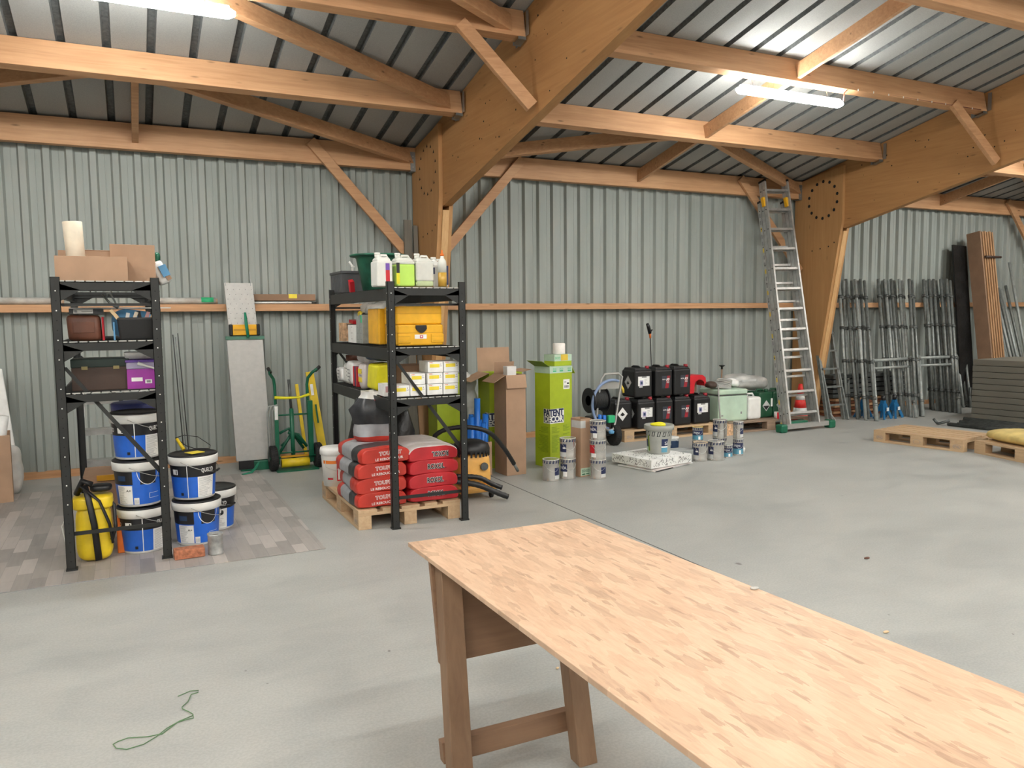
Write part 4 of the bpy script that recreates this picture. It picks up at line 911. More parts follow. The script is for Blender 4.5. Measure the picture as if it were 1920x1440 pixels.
# ---- level 2 of rack 2
z = 1.342
def case(lab, x, y, w, d, h, zz, style):
    t = thing('tool_case', lab, 'tool case', (x, y, zz), 0, 'yellow tool cases'); m = B('yellow_case')
    m.box((0, 0, h/2), (w, d, h)); m.build('shell', t, bevel=.012)
    B('yellow_dark').b2((-w/2-.001, -d/2-.001, h*.60), (w/2+.001, d/2, h*.625)).build('lid_gap', t)
    if style:
        for s in (-1, 1):
            B('yellow_case').b2((s*w*.36-.05, -d/2-.008, .02), (s*w*.36+.05, -d/2, h*.54)).build('rib_panel', t, bevel=.004)
            B('yellow_dark').b2((s*w*.36-.045, -d/2-.009, h*.42), (s*w*.36+.045, -d/2-.008, h*.44)).b2((s*w*.36-.035, -d/2-.009, h*.22), (s*w*.36+.035, -d/2-.008, h*.235)).build('groove', t)
        m = B('black_plastic'); m.prism([(-.04, -d/2-.014, h*.97), (.042, -d/2-.014, h*.97), (.045, -d/2-.014, h*.80), (.03, -d/2-.014, h*.68), (.01, -d/2-.014, h*.6), (-.005, -d/2-.014, h*.6), (-.03, -d/2-.014, h*.72), (-.042, -d/2-.014, h*.84)], (0, .014, 0)); m.build('latch', t)
        m = B('white_print').b2((-.048, -d/2-.003, h*.32), (.045, -d/2-.001, h*.52)); m.mat('red').b2((-.008, -d/2-.004, h*.35), (.016, -d/2-.003, h*.49)); m.mat('white_print').b2((-.002, -d/2-.005, h*.39), (.010, -d/2-.004, h*.46)); m.build('label', t)
    return t
case('yellow tool case with black latch and white label, lower of the two', 1.962, 5.76, .36, .30, .155, z, 1)
case('plain yellow tool case stacked on the one with the black latch', 1.96, 5.78, .36, .30, .135, z+.156, 0)
tag(B('cardboard_pale').box((2.152, 5.82, z+.15), (.008, .28, .29)).build('cardboard_sheet'), 'strip of cardboard standing right of the yellow cases', 'cardboard')
tag(B('yellow_case').box((1.775, 6.12, z+.14), (.06, .30, .28)).build('yellow_case_side', bevel=.01), 'narrow yellow case standing behind the two stacked ones', 'tool case', 'yellow tool cases')
for i, (y, h_, c_) in enumerate(((6.02, .0, 0),)): pass
for i, (y0, y1, h_, lab) in enumerate(((6.32, 6.43, .235, 'tall pale case with green clip beside the yellow cases'), (6.44, 6.52, .225, 'second pale case behind the one with the green clip'), (6.54, 6.80, .150, 'low white drawer box between pale cases and black bucket'))):
    t = thing('pale_case', lab, 'case', (1.80, (y0+y1)/2, z), 0, 'pale cases on the sack rack')
    m = B('zinc_light' if i < 2 else 'white_plastic').box((0, 0, h_/2), (.17, y1-y0, h_)); m.mat('text_grey')
    for k in range(3): m.b2((-.0862, -.02, .03+k*.05), (-.0855, .02, .034+k*.05))
    m.build('case', t, bevel=.005)
    if i == 0: B('green_clip').box((-.088, -.02, .20), (.006, .02, .06)).build('green_clip', t)
t = thing('black_bucket', 'black mixing bucket with a red object on its rim', 'bucket', (1.86, 6.98, z)); B('black_plastic').lathe((0, 0, 0), [(0, 0), (.075, 0), (.105, .15), (.11, .155), (.10, .155), (.07, .01)], 28).build('tub', t)
tag(B('red').box((1.83, 7.01, z+.175), (.07, .14, .028), rotm(.1, 0, 0)).build('red_box', bevel=.004), 'small red box lying on the rim of the black bucket', 'box')
tag(B('osb_small').box((1.80, 7.19, z+.083), (.10, .17, .165)).build('osb_offcut'), 'block of chipboard offcut at the left end of the middle shelf', 'offcut')
m = MB().mat('black_plastic'); blob(m, (1.90, 6.72, z+.215), (.13, .34, .10), 2.5, amp=.018); tag(m.build('black_gloves'), 'heap of black cable and gloves above the white drawer box', 'gloves')
m = MB().mat('yellow_tool'); blob(m, (1.87, 6.93, z+.24), (.06, .09, .06), 3, amp=.006); tag(m.build('yellow_object'), 'small yellow tool poking above the black heap', 'tool')
m = MB().mat('film'); blob(m, (2.0, 6.8, z+.22), (.26, .62, .32), 2.6, amp=.03); tag(m.build('clear_bag'), 'crumpled clear plastic bag filling the back of the middle shelf', 'bag')
# ---- level 3 of rack 2
z = .970
W_, H_ = .123, .083
spots = [(2.175, 0), (2.048, 0), (1.915, 0), (1.79, 0), (2.178, 1), (2.050, 1), (1.912, 1), (2.182, 2), (2.055, 2)]
lb = ['bottom right', 'bottom row, second from right', 'bottom row, third from right', 'bottom row, behind the front post', 'middle row, far right', 'middle row, second from right', 'middle row, open-topped third from right', 'top row, right', 'top row, left']
for (x, r_), l_ in zip(spots, lb):
    t = thing('white_box', 'small white box with yellow label, %s' % l_, 'box', (x, 5.66, z+r_*(H_+.001)), 0, 'white boxes with yellow labels')
    B('white_print').box((0, 0, H_/2), (W_-.003, .20, H_-.002)).build('box', t, bevel=.002)
    m = B('yellow_print').b2((-.045, -.1012, .038), (.032, -.1004, .064)); m.mat('orange').b2((-.048, -.1012, .072), (-.022, -.1004, .076)); m.mat('text_grey').b2((.040, -.1012, .058), (.045, -.1004, .066)).b2((.036, -.1012, .046), (.052, -.1004, .050)); m.build('label', t)
t = thing('open_box', 'open white box showing a dark oval at the front left of the low shelf', 'box', (1.685+.03, 5.72, z)); B('white_print').box((-.0, 0, .045), (.07, .16, .09)).build('box', t, bevel=.002); B('pinkish').b2((-.025, -.0815, .03), (-.003, -.080, .075)).b2((.003, -.0815, .025), (.025, -.080, .075)).build('opening', t)
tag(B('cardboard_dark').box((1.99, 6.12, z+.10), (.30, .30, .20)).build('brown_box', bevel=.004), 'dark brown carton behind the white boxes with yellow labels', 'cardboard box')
t = thing('yellow_sack', 'bright yellow plastic sack on the lower shelf of the sack rack', 'bag', (1.79, 6.05, z)); m = B('yellow_bag'); m.hexa([(-.09, -.10, .02), (.05, -.14, .0), (.07, .14, .0), (-.08, .18, .02), (-.085, -.20, .215), (.05, -.2, .23), (.06, .16, .23), (-.07, .16, .215)]); m.build('sack_body', t, bevel=.02, seg=3)
for i, (y, x, mt_, h_, lab) in enumerate(((7.22, 1.78, 'white_print', .13, 'white bag at the far left of the low shelf'), (7.02, 1.80, 'jug_white', .19, 'white tub with handle at the left of the low shelf'), (6.80, 1.77, 'white_print', .21, 'white paper bag leaning beside the red packets'), (6.44, 1.78, 'pale_bag', .21, 'yellow-printed paper bag beside the yellow sack'))):
    m = MB().mat(mt_); blob(m, (x, y, z+h_/2), (.12, .20, h_), 5, amp=.012, seed=i); m.mat('text_grey')
    for k in range(4): m.b2((x-.064, y-.05, z+.04+.03*k), (x-.0625, y+.02+.01*(k % 2), z+.048+.03*k))
    if i == 3: m.mat('yellow_print').b2((x-.066, y-.06, z+.05), (x-.063, y+.05, z+.09)).b2((x-.066, y-.04, z+.12), (x-.063, y+.06, z+.16))
    tag(m.build('paper_bag'), lab, 'bag', 'white bags on the low shelf')
for i, (y, mt_, lab) in enumerate(((6.66, 'red', 'red packet standing between the white bags'), (6.61, 'dark_blue', 'dark blue packet beside the red one'), (6.57, 'red_bag', 'second red packet beside the dark blue one'))):
    tag(B(mt_).box((1.74, y, z+.085), (.05, .032, .17)).build('packet', bevel=.004), lab, 'packet', 'upright packets')
t = thing('brown_pot', 'red-brown pot standing on the white tub on the low shelf', 'pot', (1.82, 7.02, z+.20)); B('leather').cyl((0, 0, 0), .075, .05, 24).build('pot', t); B('film').lathe((0, 0, .05), [(.06, 0), (.05, .04), (0, .06)], 16).build('bag_top', t)
m = MB().mat('dark_blue'); blob(m, (1.84, 6.22, z+.265), (.22, .42, .06), 3, amp=.015); tag(m.build('blue_tarp'), 'dark blue folded sheet lying over the bags on the low shelf', 'sheet')
m = MB().mat('white_print'); blob(m, (1.83, 6.62, z+.24), (.12, .36, .09), 2.5, amp=.03); tag(m.build('crumpled_paper'), 'crumpled white paper heap on top of the low shelf bags', 'paper')
# ---- vacuum cleaner
t = thing('vacuum_cleaner', 'yellow and black workshop vacuum with thick hose beside the rack', 'vacuum cleaner', (2.62, 6.25, 0))
m = MB().mat('vacuum_yellow'); blob(m, (0, 0, .25), (.30, .30, .30), 5, taper=.10); m.build('tank', t)
m = B('vacuum_yellow').box((0, -.0, .085), (.34, .34, .06)); m.build('base', t, bevel=.02)
m = B('black_plastic').lathe((0, 0, 0), [(.16, .39), (.165, .42), (.15, .46), (.09, .49), (0, .50)], 32); 
for k in range(26):
    a = 2*PI*k/26; m.box((.158*math.cos(a), .158*math.sin(a), .385), (.010, .016, .05), rotm(0, 0, a))
m.build('motor_head', t)
m = B('black_plastic').cyl((.055, -.166, .28), .026, .03, 24, axis='y'); m.mat('zinc_dark').cyl((.055, -.170, .28), .034, .012, 24, axis='y'); m.build('hose_socket', t)
for x in (-.13, .13):
    for y in (-.13, .13): B('rubber').cyl((x-.012, y, .028), .028, .024, 16, axis='x').build('wheel', t)
def corr(m, pts, r, step=.018):
    P = [Vector(p) for p in pts]; out = []; 
    for i in range(len(P)-1):
        p0, p1, p2, p3 = P[max(0, i-1)], P[i], P[i+1], P[min(len(P)-1, i+2)]; n = max(2, int((p2-p1).length/step))
        for k in range(n):
            u = k/n; out.append(.5*((2*p1)+(-p0+p2)*u+(2*p0-5*p1+4*p2-p3)*u*u+(-p0+3*p1-3*p2+p3)*u**3))
    out.append(P[-1]); m.tube(out, [r*(1 if k % 2 else .90) for k in range(len(out))], 12); return m
m = corr(B('black_plastic'), [(-.10, .10, .42), (-.28, .14, .50), (-.20, .10, .58), (-.02, .02, .60), (.16, -.02, .55), (.36, .10, .38), (.52, .22, .20)], .021); m.build('hose', t)
B('zinc').tube([(.52, .22, .20), (.58, .26, .12)], .014, 10).build('metal_tube', t)
m = corr(B('black_plastic'), [(-.20, -.16, .22), (-.02, -.20, .20), (.10, -.22, .135), (.18, -.24, .10)], .022); m.build('lower_hose', t)
m = corr(B('black_plastic'), [(-.24, -.20, .19), (-.05, -.26, .15), (.12, -.30, .07), (.20, -.32, .035)], .025); m.build('nozzle_hose', t)
# box of blue foam tubes + film
t = carton('brown carton full of blue foam tubes behind the vacuum', 3.04, 7.08, 0, .23, .18, .33, 'cardboard')
for i, (x, y, h_, r_) in enumerate(((-.085, -.06, .58, .030), (-.03, -.07, .76, .030), (.01, -.055, .55, .026), (.03, -.08, .52, .026), (.08, -.05, .60, .030), (-.11, -.04, .56, .026), (-.06, .0, .60, .026))):
    tag(B('blue_plastic').tube([(3.04+x*.8, 7.09+y*.7, .01), (3.04+x*.95+.01*(i % 2), 7.09+y*.9, h_)], r_, 12).build('foam_tube'), ['blue foam tube at the left of the carton', 'tallest blue foam tube in the carton behind the vacuum', 'blue foam tube in the middle of the carton', 'short blue foam tube at the front of the carton', 'blue foam tube leaning at the right of the carton', 'leftmost blue foam tube touching the rack post', 'blue foam tube at the back of the carton'][i], 'foam tube', 'blue foam tubes')
m = MB().mat('film_grey'); blob(m, (3.13, 7.58, .74), (.23, .22, .46), 2.6, amp=.03); blob(m, (3.13, 7.52, .32), (.18, .20, .60), 2.6, amp=.025, seed=5); tag(m.build('plastic_film'), 'crumpled translucent plastic film heaped behind the blue foam tubes', 'plastic film')
# ---- tall cartons
def decor(t, w, d, h, tl=1):
    """blue lettering block wrapping the near corner + fine print"""
    o = [] ; z0, z1 = .44*h, .585*h
    m = B('white_print'); m.b2((-w/2-.0015, -d/2-.0015, z0), (-w/2+w*.62, -d/2-.0005, z1)); m.b2((-w/2-.0015, -d/2-.0015, z0), (-w/2-.0005, -d/2+d*.42, z1))
    zm = (z0+z1)/2+.004
    m.mat('navy_print'); m.b2((-w/2-.0022, -d/2-.0022, z0+.010), (-w/2+w*.60, -d/2-.0016, zm)); m.b2((-w/2-.0022, -d/2-.0022, z0+.010), (-w/2-.0016, -d/2+d*.40, zm))
    def wrap(u0, u1, za, zb, e):
        tot = d*.40+w*.60
        def fn(u, v):
            s = (u0+(u1-u0)*u)*tot; zz = za+(zb-za)*v
            return (-w/2-e, -d/2-e+(d*.40-s), zz) if s <= d*.40+1e-5 else (-w/2+(s-d*.40), -d/2-e, zz)
        return fn
    m.mat('navy_print'); text(m, 'PATENT', wrap(.0, .99, zm, z1-.006, .0030), .045, .92, d*.40/(d*.40+w*.60)/.99); m.mat('white_print'); text(m, 'DECOR', wrap(.04, .97, z0+.018, zm-.004, .0036), .045, .92, (d*.40/(d*.40+w*.60)-.04)/.93)
    m.build('lettering', t)
    m = B('lime_dark'); rd = random.Random(4)
    for k in range(26):
        z_ = .40*h-k*.0095-(.02 if k > 6 else 0)
        m.b2((-w/2+.02, -d/2-.001, z_), (-w/2+.02+w*rd.uniform(.2, .36), -d/2-.0004, z_+.004)); 
        if k < 9: m.b2((-w/2+w*.58, -d/2-.001, z_+.01), (-w/2+w*rd.uniform(.75, .92), -d/2-.0004, z_+.014))
        m.b2((-w/2-.001, -d/2+d*.12, z_), (-w/2-.0004, -d/2+d*rd.uniform(.5, .8), z_+.004))
    m.build('fine_print', t)
t = carton('tall green wallpaper carton with taped top and white sticker', 3.945, 7.17, 0, .30, .24, 1.035, 'green_lime', D(12), (('l', .12, 60, 'lime_dark'), ('r', .09, 150)))
decor(t, .30, .24, 1.035)
m = B('mint').b2((-.1525, -.1225, .97), (.1525, .1225, 1.037)); m.mat('green_clip')
for x in (-.11, -.02, .09): m.b2((x, -.1232, .985), (x+.045, -.1224, .997)); text(m, 'DCO', flat((x, -.1234, 1.004), (1, 0, 0), (0, 0, 1), .045, .018), .02)
m.build('packing_tape', t)
m = B('white_print').b2((.03, -.1215, .80), (.115, -.1205, .90)); m.mat('black_print')
for k in range(7): m.b2((.045+k*.009, -.122, .812), (.049+k*.009+.002*(k % 2), -.1214, .838))
m.b2((.045, -.122, .87), (.07, -.1214, .876)).b2((.08, -.122, .85), (.108, -.1214, .866)); m.build('sticker', t)
t = carton('small green carton standing on the tall green one', 4.015, 7.20, 1.037, .22, .18, .115, 'green_lime', D(8))
m = B('mint').b2((-.112, -.0915, .05), (.112, .0915, .117)); m.mat('green_clip'); text(m, 'DCO', flat((-.10, -.0925, .07), (1, 0, 0), (0, 0, 1), .06, .022), .02); m.build('packing_tape', t)
B('yellow_lid').b2((-.03, -.095, .055), (.06, -.0938, .118)).build('yellow_label', t)
tag(B('wax_white').lathe((4.03, 7.20, 1.157), [(.062, 0), (.064, .004), (.064, .105), (.058, .112), (.02, .112), (.02, .10), (0, .10)], 32).build('paper_roll'), 'white paper roll standing on the small green carton', 'paper roll')
t = carton('tall green wallpaper carton with open brown flaps, left of the taped one', 3.45, 7.42, 0, .38, .26, .98, 'green_lime', D(3), (('b', .25, 6, 'cardboard'), ('l', .22, 112, 'cardboard'), ('r', .12, 80, 'cardboard')))
decor(t, .38, .26, .98)
t = carton('narrow tall brown carton with open flaps in front of the green ones', 3.36, 7.00, 0, .215, .26, .985, 'cardboard', D(2), (('f', .13, 168), ('l', .15, 118), ('b', .12, -10)))
tag(B('white_print').b2((3.30, 6.93, .93), (3.40, 7.02, 1.065)).build('white_packet', bevel=.003), 'white packet sticking out of the narrow brown carton', 'packet')
t = carton('slim brown carton standing between the stacked paint cans', 3.905, 6.56, 0, .12, .15, .565, 'cardboard', D(10))
m = B('grey_print').b2((-.0615, -.0765, .475), (.0, -.0755, .545)).b2((-.0615, -.0765, .475), (-.0605, .06, .545)); m.mat('mint').b2((-.061, -.0765, .012), (.061, -.0755, .085)); m.mat('green_metal')
for x in (-.045, .005): text(m, 'DCO', flat((x, -.077, .045), (1, 0, 0), (0, 0, 1), .042, .024), .03); m.b2((x, -.077, .02), (x+.04, -.0768, .03))
m.build('packing_tape', t)
# ================================================================ MIDDLE OF THE WALL
def gp(x, y, z=0):            # floor point seen at a photograph position
    d = fw*FOC+cr*(x-960)+cu*(720-y); k = (z-CH)/d.z; return Vector((d.x*k, d.y*k, z))
def wp(x, y, Y):              # point on the plane at depth Y
    d = fw*FOC+cr*(x-960)+cu*(720-y); k = Y/d.y; return Vector((d.x*k, Y, CH+d.z*k))
def can(lab, x, y, z, r, h, style=0, rz=0, grp='paint cans on the floor', lid='can_lid', name='paint_can'):
    t = thing(name, lab, 'paint can', (x, y, z), rz, grp); s = h/.19
    m = B('steel_can').lathe((0, 0, 0), [(r*.97, 0), (r, .004), (r*.985, .008), (r*.985, h*.80), (r*1.0, h*.81), (r*1.0, h*.965), (r*1.015, h*.97), (r*1.015, h*.985)], 32)
    e = r*1.004; m.mat('navy_print')
    for k in range(11):        # slanted blocks round the rim
        a = D(-190+k*22)
        m._add([(e*math.cos(a+q), e*math.sin(a+q), h*zz) for q, zz in ((0, .83), (.19, .83), (.27, .955), (.08, .955))], [(0, 1, 2, 3)])
    if style == 0: m.mat('navy_print').patch((0, 0, 0), e, D(-62), D(-14), h*.28, h*.62, 6); m.mat('grey_print').patch((0, 0, 0), e, D(-62), D(-14), h*.10, h*.27, 6)
    if style == 1: m.mat('navy_print').patch((0, 0, 0), e, D(-150), D(-92), h*.38, h*.74, 8); m.mat('white_print').patch((0, 0, 0), e, D(-122), D(-92), h*.14, h*.38, 5); text(m, 'NEA', curved((0, 0, 0), e*1.004, D(-146), D(-98), h*.50, h*.64), .01)
    if style == 2: m.mat('red').patch((0, 0, 0), e, D(-165), D(-110), h*.34, h*.76, 8); m.mat('white_print').patch((0, 0, 0), e, D(-138), D(-98), h*.14, h*.34, 5)
    if style == 3: m.mat('navy_print').patch((0, 0, 0), e, D(-155), D(-98), h*.34, h*.72, 8); m.mat('grey_print').patch((0, 0, 0), e, D(-155), D(-98), h*.10, h*.33, 6); m.mat('white_print').patch((0, 0, 0), e*1.003, D(-125), D(-103), h*.50, h*.58, 3)
    if style == 4: m.mat('navy_print').patch((0, 0, 0), e, D(-180), D(0), h*.42, h*.76, 16); m.mat('can_sky').patch((0, 0, 0), e, D(-180), D(0), h*.10, h*.42, 16); m.mat('white_print'); text(m, 'SATENS', curved((0, 0, 0), e*1.004, D(-140), D(-60), h*.54, h*.66), .01); m.patch((0, 0, 0), e*1.003, D(-75), D(-52), h*.12, h*.34, 3)
    m.build('can', t)
    B(lid).lathe((0, 0, 0), [(r*1.01, h*.975), (r*1.0, h), (r*.93, h), (r*.90, h*.975), (0, h*.975)], 32).build('lid', t)
    B('mesh_wire').tube([(r*1.02*math.cos(D(a)), r*1.02*math.sin(D(a)), h*(.74-.30*math.sin(PI*k/8))) for k, a in enumerate(range(-130, -9, 15))], .0016, 5).build('handle', t)
    return t
can('single steel paint can left of the stack of two', 3.545, 6.50, 0, .080, .205, 0, D(-29))
can('lower steel paint can of the stack of two beside the slim carton', 3.735, 6.51, 0, .078, .195, 1, D(-33))
can('upper steel paint can of the stack of two beside the slim carton', 3.735, 6.51, .196, .078, .195, 3, D(-33))
can('bottom steel paint can of the stack of three', 3.985, 6.37, 0, .078, .185, 0, D(-36))
can('red-labelled steel paint can in the middle of the stack of three', 3.985, 6.37, .186, .078, .185, 2, D(-36))
can('top steel paint can of the stack of three', 3.985, 6.37, .372, .078, .185, 1, D(-36))
can('tan-lidded paint can at the front left of the small can group', 5.42, 6.62, 0, .075, .20, 3, D(-45), lid='tan_lid')
can('wide dark paint can right of the tan-lidded one', 5.60, 6.58, 0, .085, .205, 3, D(-52), lid='can_lid')
can('small blue-banded paint can in front of the stacks of two', 5.80, 6.63, 0, .052, .14, 4, D(-45), lid='can_lid')
can('lower can of the right stack in the small can group', 6.00, 6.69, 0, .056, .185, 4, D(-45)); can('upper can of the right stack in the small can group', 6.00, 6.69, .186, .056, .19, 0, D(-48))
can('lower can of the left stack in the small can group', 5.905, 6.88, 0, .075, .18, 1, D(-45)); can('upper large can of the left stack in the small can group', 5.905, 6.88, .181, .078, .20, 3, D(-52))
can('lower can of the yellow-lidded pair behind the tan-lidded can', 5.66, 6.96, 0, .058, .15, 4, D(-47)); can('yellow-lidded can on top of the pair behind the tan-lidded can', 5.66, 6.96, .151, .058, .155, 4, D(-47), lid='yellow_lid')
t = thing('paint_pot', 'white paint pot with dark band and white handle behind the patterned carton', 'paint pot', (5.52, 7.24, 0), D(-37), 'paint cans on the floor')
m = B('bucket_white').lathe((0, 0, 0), [(.070, 0), (.078, .15), (.080, .152), (.080, .165), (.076, .168), (0, .160)], 32); m.mat('dark_blue').patch((0, 0, 0), .0745, D(-180), D(0), .045, .13, 16, .0785); m.mat('white_print'); text(m, 'ONS', curved((0, 0, 0), .079, D(-140), D(-95), .08, .105), .01); m.build('pot', t)
B('white_plastic').tube([(-.06, -.05, .155), (0, -.07, .175), (.07, -.06, .13)], .006, 8).build('handle', t)
tag(B('jug_white').lathe((6.16, 6.80, 0), [(.03, 0), (.035, .04), (.02, .065), (0, .07)], 16).build('white_cup'), 'small white cup lying right of the small can group', 'cup')
# patterned flat carton and sheets
t = thing('patterned_carton', 'flat white carton with small black strokes printed on it, on the concrete', 'carton', (4.60, 6.36, .030), D(11))
m = B('white_print').b2((0, 0, 0), (.60, .56, .085)); rd = random.Random(2); m.mat('black_print')
for k in range(46):
    u, v, a = rd.uniform(.02, .58), rd.uniform(.012, .072), rd.uniform(.5, 1.1)*rd.choice((1, 1, -1)); c_, s_ = math.cos(a)*.014, math.sin(a)*.014
    m.poly([(u-c_-.003, -.001, v-s_), (u-c_+.003, -.001, v-s_), (u+c_+.003, -.001, v+s_), (u+c_-.003, -.001, v+s_)])
    m.poly([(-.001, u*.95-c_-.003, v-s_), (-.001, u*.95-c_+.003, v-s_), (-.001, u*.95+c_+.003, v+s_), (-.001, u*.95+c_-.003, v+s_)])
for k in range(110):
    u, w_, a = rd.uniform(.02, .58), rd.uniform(.02, .54), rd.uniform(.5, 1.1)*rd.choice((1, 1, -1)); c_, s_ = math.cos(a)*.016, math.sin(a)*.016
    m.poly([(u-c_-.004, w_-s_, .0856), (u-c_+.004, w_-s_, .0856), (u+c_+.004, w_+s_, .0856), (u+c_-.004, w_+s_, .0856)])
m.build('printed_box', t)
t = thing('flattened_sheet', 'flattened patterned wrapping sheet sticking out under the white carton', 'sheet', (4.62, 6.32, 0), D(14))
B('white_print').hexa([(0, 0, .002), (.66, .05, .002), (.66, .5, .002), (0, .5, .002), (0, 0, .012), (.66, .05, .012), (.66, .5, .012), (0, .5, .012)]).build('lower_sheet', t)
B('black_print').hexa([(.0, -.002, .003), (.3, .02, .003), (.3, .025, .003), (0, .0, .003), (.0, -.002, .011), (.3, .02, .011), (.3, .025, .011), (0, .0, .011)]).build('printed_edge', t)
B('pale_bag').hexa([(.02, .0, .014), (.60, .03, .014), (.60, .4, .014), (.02, .4, .014), (.02, .0, .022), (.60, .03, .026), (.60, .4, .022), (.02, .4, .022)]).build('upper_sheet', t)
tag(B('carpet_grey').box((4.95, 7.10, .028), (1.55, .22, .055), rotm(0, 0, D(-7))).build('grey_slab', bevel=.006), 'long low pale grey slab lying on the floor behind the patterned carton', 'slab')
t = thing('grey_bucket', 'grey plastic bucket with slanted black blocks and yellow cloth on top', 'bucket', (4.94, 6.70, .116), D(-36))
m = B('grey_plastic').lathe((0, 0, 0), [(.112, 0), (.115, .004), (.138, .262), (.138, .27)], 40)
def gr(z): return .115+(.023)*(z-.004)/.258+.0008
m.mat('black_print')
for k in range(10):
    a = D(-200+k*25); m._add([(gr(zz)*math.cos(a+q), gr(zz)*math.sin(a+q), zz) for q, zz in ((0, .185), (.24, .185), (.33, .235), (.09, .235))], [(0, 1, 2, 3)])
def gb(mt_, a0, a1, z0, z1, e=0): m.mat(mt_).patch((0, 0, 0), gr(z0)+e, D(a0), D(a1), z0, z1, 6, gr(z1)+e)
gb('lime_dark', -150, -140, .03, .19); gb('navy_print', -172, -150, .07, .15); gb('mint', -172, -150, .02, .07); gb('navy_print', -78, -45, .085, .16); gb('can_sky', -78, -45, .02, .07, 0); gb('white_print', -78, -45, .07, .084)
m.mat('white_print'); text(m, 'Si', curved((0, 0, 0), gr(.12)+.001, D(-62), D(-48), .098, .135), .01); m.build('tub', t)
B('grey_plastic').lathe((0, 0, 0), [(.139, .245), (.154, .248), (.156, .292), (.148, .298), (.14, .285), (0, .28)], 40).build('lid', t)
mb = MB().mat('yellow_bag'); blob(mb, (-.02, -.03, .30), (.16, .10, .045), 2.5, amp=.012); mb.build('yellow_cloth', t)
# ---- jerrycans on their pallet
pallet('wooden pallet on the floor carrying the black jerrycans', (5.40, 8.02, 0), 0, 1.44, .76)
def jerry(lab, x, y, z, style, w=.262, d=.30, h=.385, rz=0):
    t = thing('jerrycan', lab, 'jerrycan', (x, y+d/2, z), rz, 'black jerrycans'); m = B('black_plastic')
    m.box((0, 0, h*.44), (w, d, h*.88)); m.build('body', t, bevel=.026, seg=3)
    m = B('black_plastic').box((0, 0, h*.90), (w*.92, d*.90, h*.10), taper=(.86, .86)).tube([(-.01, -d*.3, h*.93), (-.01, -d*.15, h*.985), (-.01, d*.2, h*.985), (-.01, d*.34, h*.93)], .014, 8); m.build('handle', t, bevel=.004)
    B('can_red').cyl((w*.30, -d*.34, h*.92), .027, .035, 16).build('cap', t)
    f = -d/2-.0012
    if style == 'white':
        m = B('white_print').b2((-.085, f, .145), (.085, f+.001, .262)); m.mat('lilac_clear').b2((-.062, f-.001, .150), (-.010, f, .215)); m.mat('dark_blue').b2((-.05, f-.0015, .165), (-.02, f-.0005, .20)); m.mat('text_grey').b2((-.03, f-.001, .245), (.04, f, .262))
        for k in range(6): m.b2((.01, f-.001, .16+k*.013), (.01+.05*((k*37 % 10)/14+.3), f, .163+k*.013))
        m.mat('grey_print').b2((-.07, f-.001, .125), (-.02, f, .143)); m.build('label', t)
    else:
        m = B('label_dark').b2((-.035, f, .10), (.090, f+.001, .255)); m.mat('can_red').hexa([(.012, f-.001, .10), (.062, f-.001, .10), (.062, f, .10), (.012, f, .10), (.045, f-.001, .255), (.090, f-.001, .255), (.090, f, .255), (.045, f, .255)])
        m.mat('white_print'); text(m, 'A9', flat((.028, f-.0018, .195), (1, 0, 0), (0, 0, 1), .048, .032), .03); text(m, 'NOIR', flat((-.03, f-.0018, .205), (1, 0, 0), (0, 0, 1), .05, .014), .02)
        for k in range(3): m.mat('grey_print').b2((.035, f-.0016, .165+k*.009), (.075, f-.001, .170+k*.009))
        if style != 'x': m.build('label', t)
    if style in ('white', 'diamond'):
        q = -w/2-.0012; m = B('grey_print').poly([(q, 0, .10), (q, -.075, .185), (q, 0, .27), (q, .075, .185)]); m.mat('black_print').poly([(q-.001, -.03, .17), (q-.001, 0, .205), (q-.001, .03, .17), (q-.001, .0, .155)]); m.build('hazard_diamond', t)
    return t
jy = 8.06; jz = .146
t = jerry('black jerrycan at the left end of the bottom row, diamond sticker in front', 5.455, jy+.06, jz, 'x')
m = B('white_print').poly([(-.02, -.1535, .105), (.055, -.1535, .19), (-.02, -.1535, .275), (-.095, -.1535, .19)]); m.mat('black_print').poly([(-.055, -.1545, .18), (-.02, -.1545, .215), (.015, -.1545, .18), (-.02, -.1545, .165)]); m.build('hazard_diamond', t)
jerry('black jerrycan with white label in the bottom row', 5.735, jy-.03, jz, 'white'); jerry('black jerrycan with red label, middle of the bottom row', 6.035, jy, jz, 'a9')
jerry('black jerrycan with red label, second from right in the bottom row', 6.325, jy, jz, 'a9'); jerry('black jerrycan with white label at the right end of the bottom row', 6.63, jy, jz, 'white')
jerry('black jerrycan with white label and side diamond in the top row', 5.71, jy, jz+.387, 'white'); jerry('black jerrycan with red label in the middle of the top row', 6.02, jy, jz+.387, 'a9'); jerry('black jerrycan with red label at the right of the top row', 6.315, jy+.01, jz+.387, 'a9')
t = thing('red_housing', 'red arched plastic housing standing on the right jerrycan', 'housing', (6.60, 8.24, jz+.388))
o = [(-.14, 0), (-.14, .20), (-.10, .235), (.09, .235), (.14, .20), (.15, .12), (.12, .12)]+[(.045+.085*math.cos(a), .09+.085*math.sin(a)) for a in [D(q) for q in range(0, 181, 20)]]+[(-.045, 0)]
B('red').prism([(x, -.10, z) for x, z in o], (0, .2, 0)).build('arch', t, bevel=.006); B('cardboard_dark').b2((-.04, .06, .0), (.12, .075, .19)).build('dark_back', t)
t = thing('sprayer_lance', 'black trigger lance standing upright behind the jerrycans', 'lance', (6.12, 8.50, 0))
B('cable').tube([(.06, .0, .02), (0, 0, 1.28)], .007, 8).build('tube', t); B('orange').tube([(0, 0, 1.25), (-.005, 0, 1.33)], [.012, .016], 8).build('orange_collar', t)
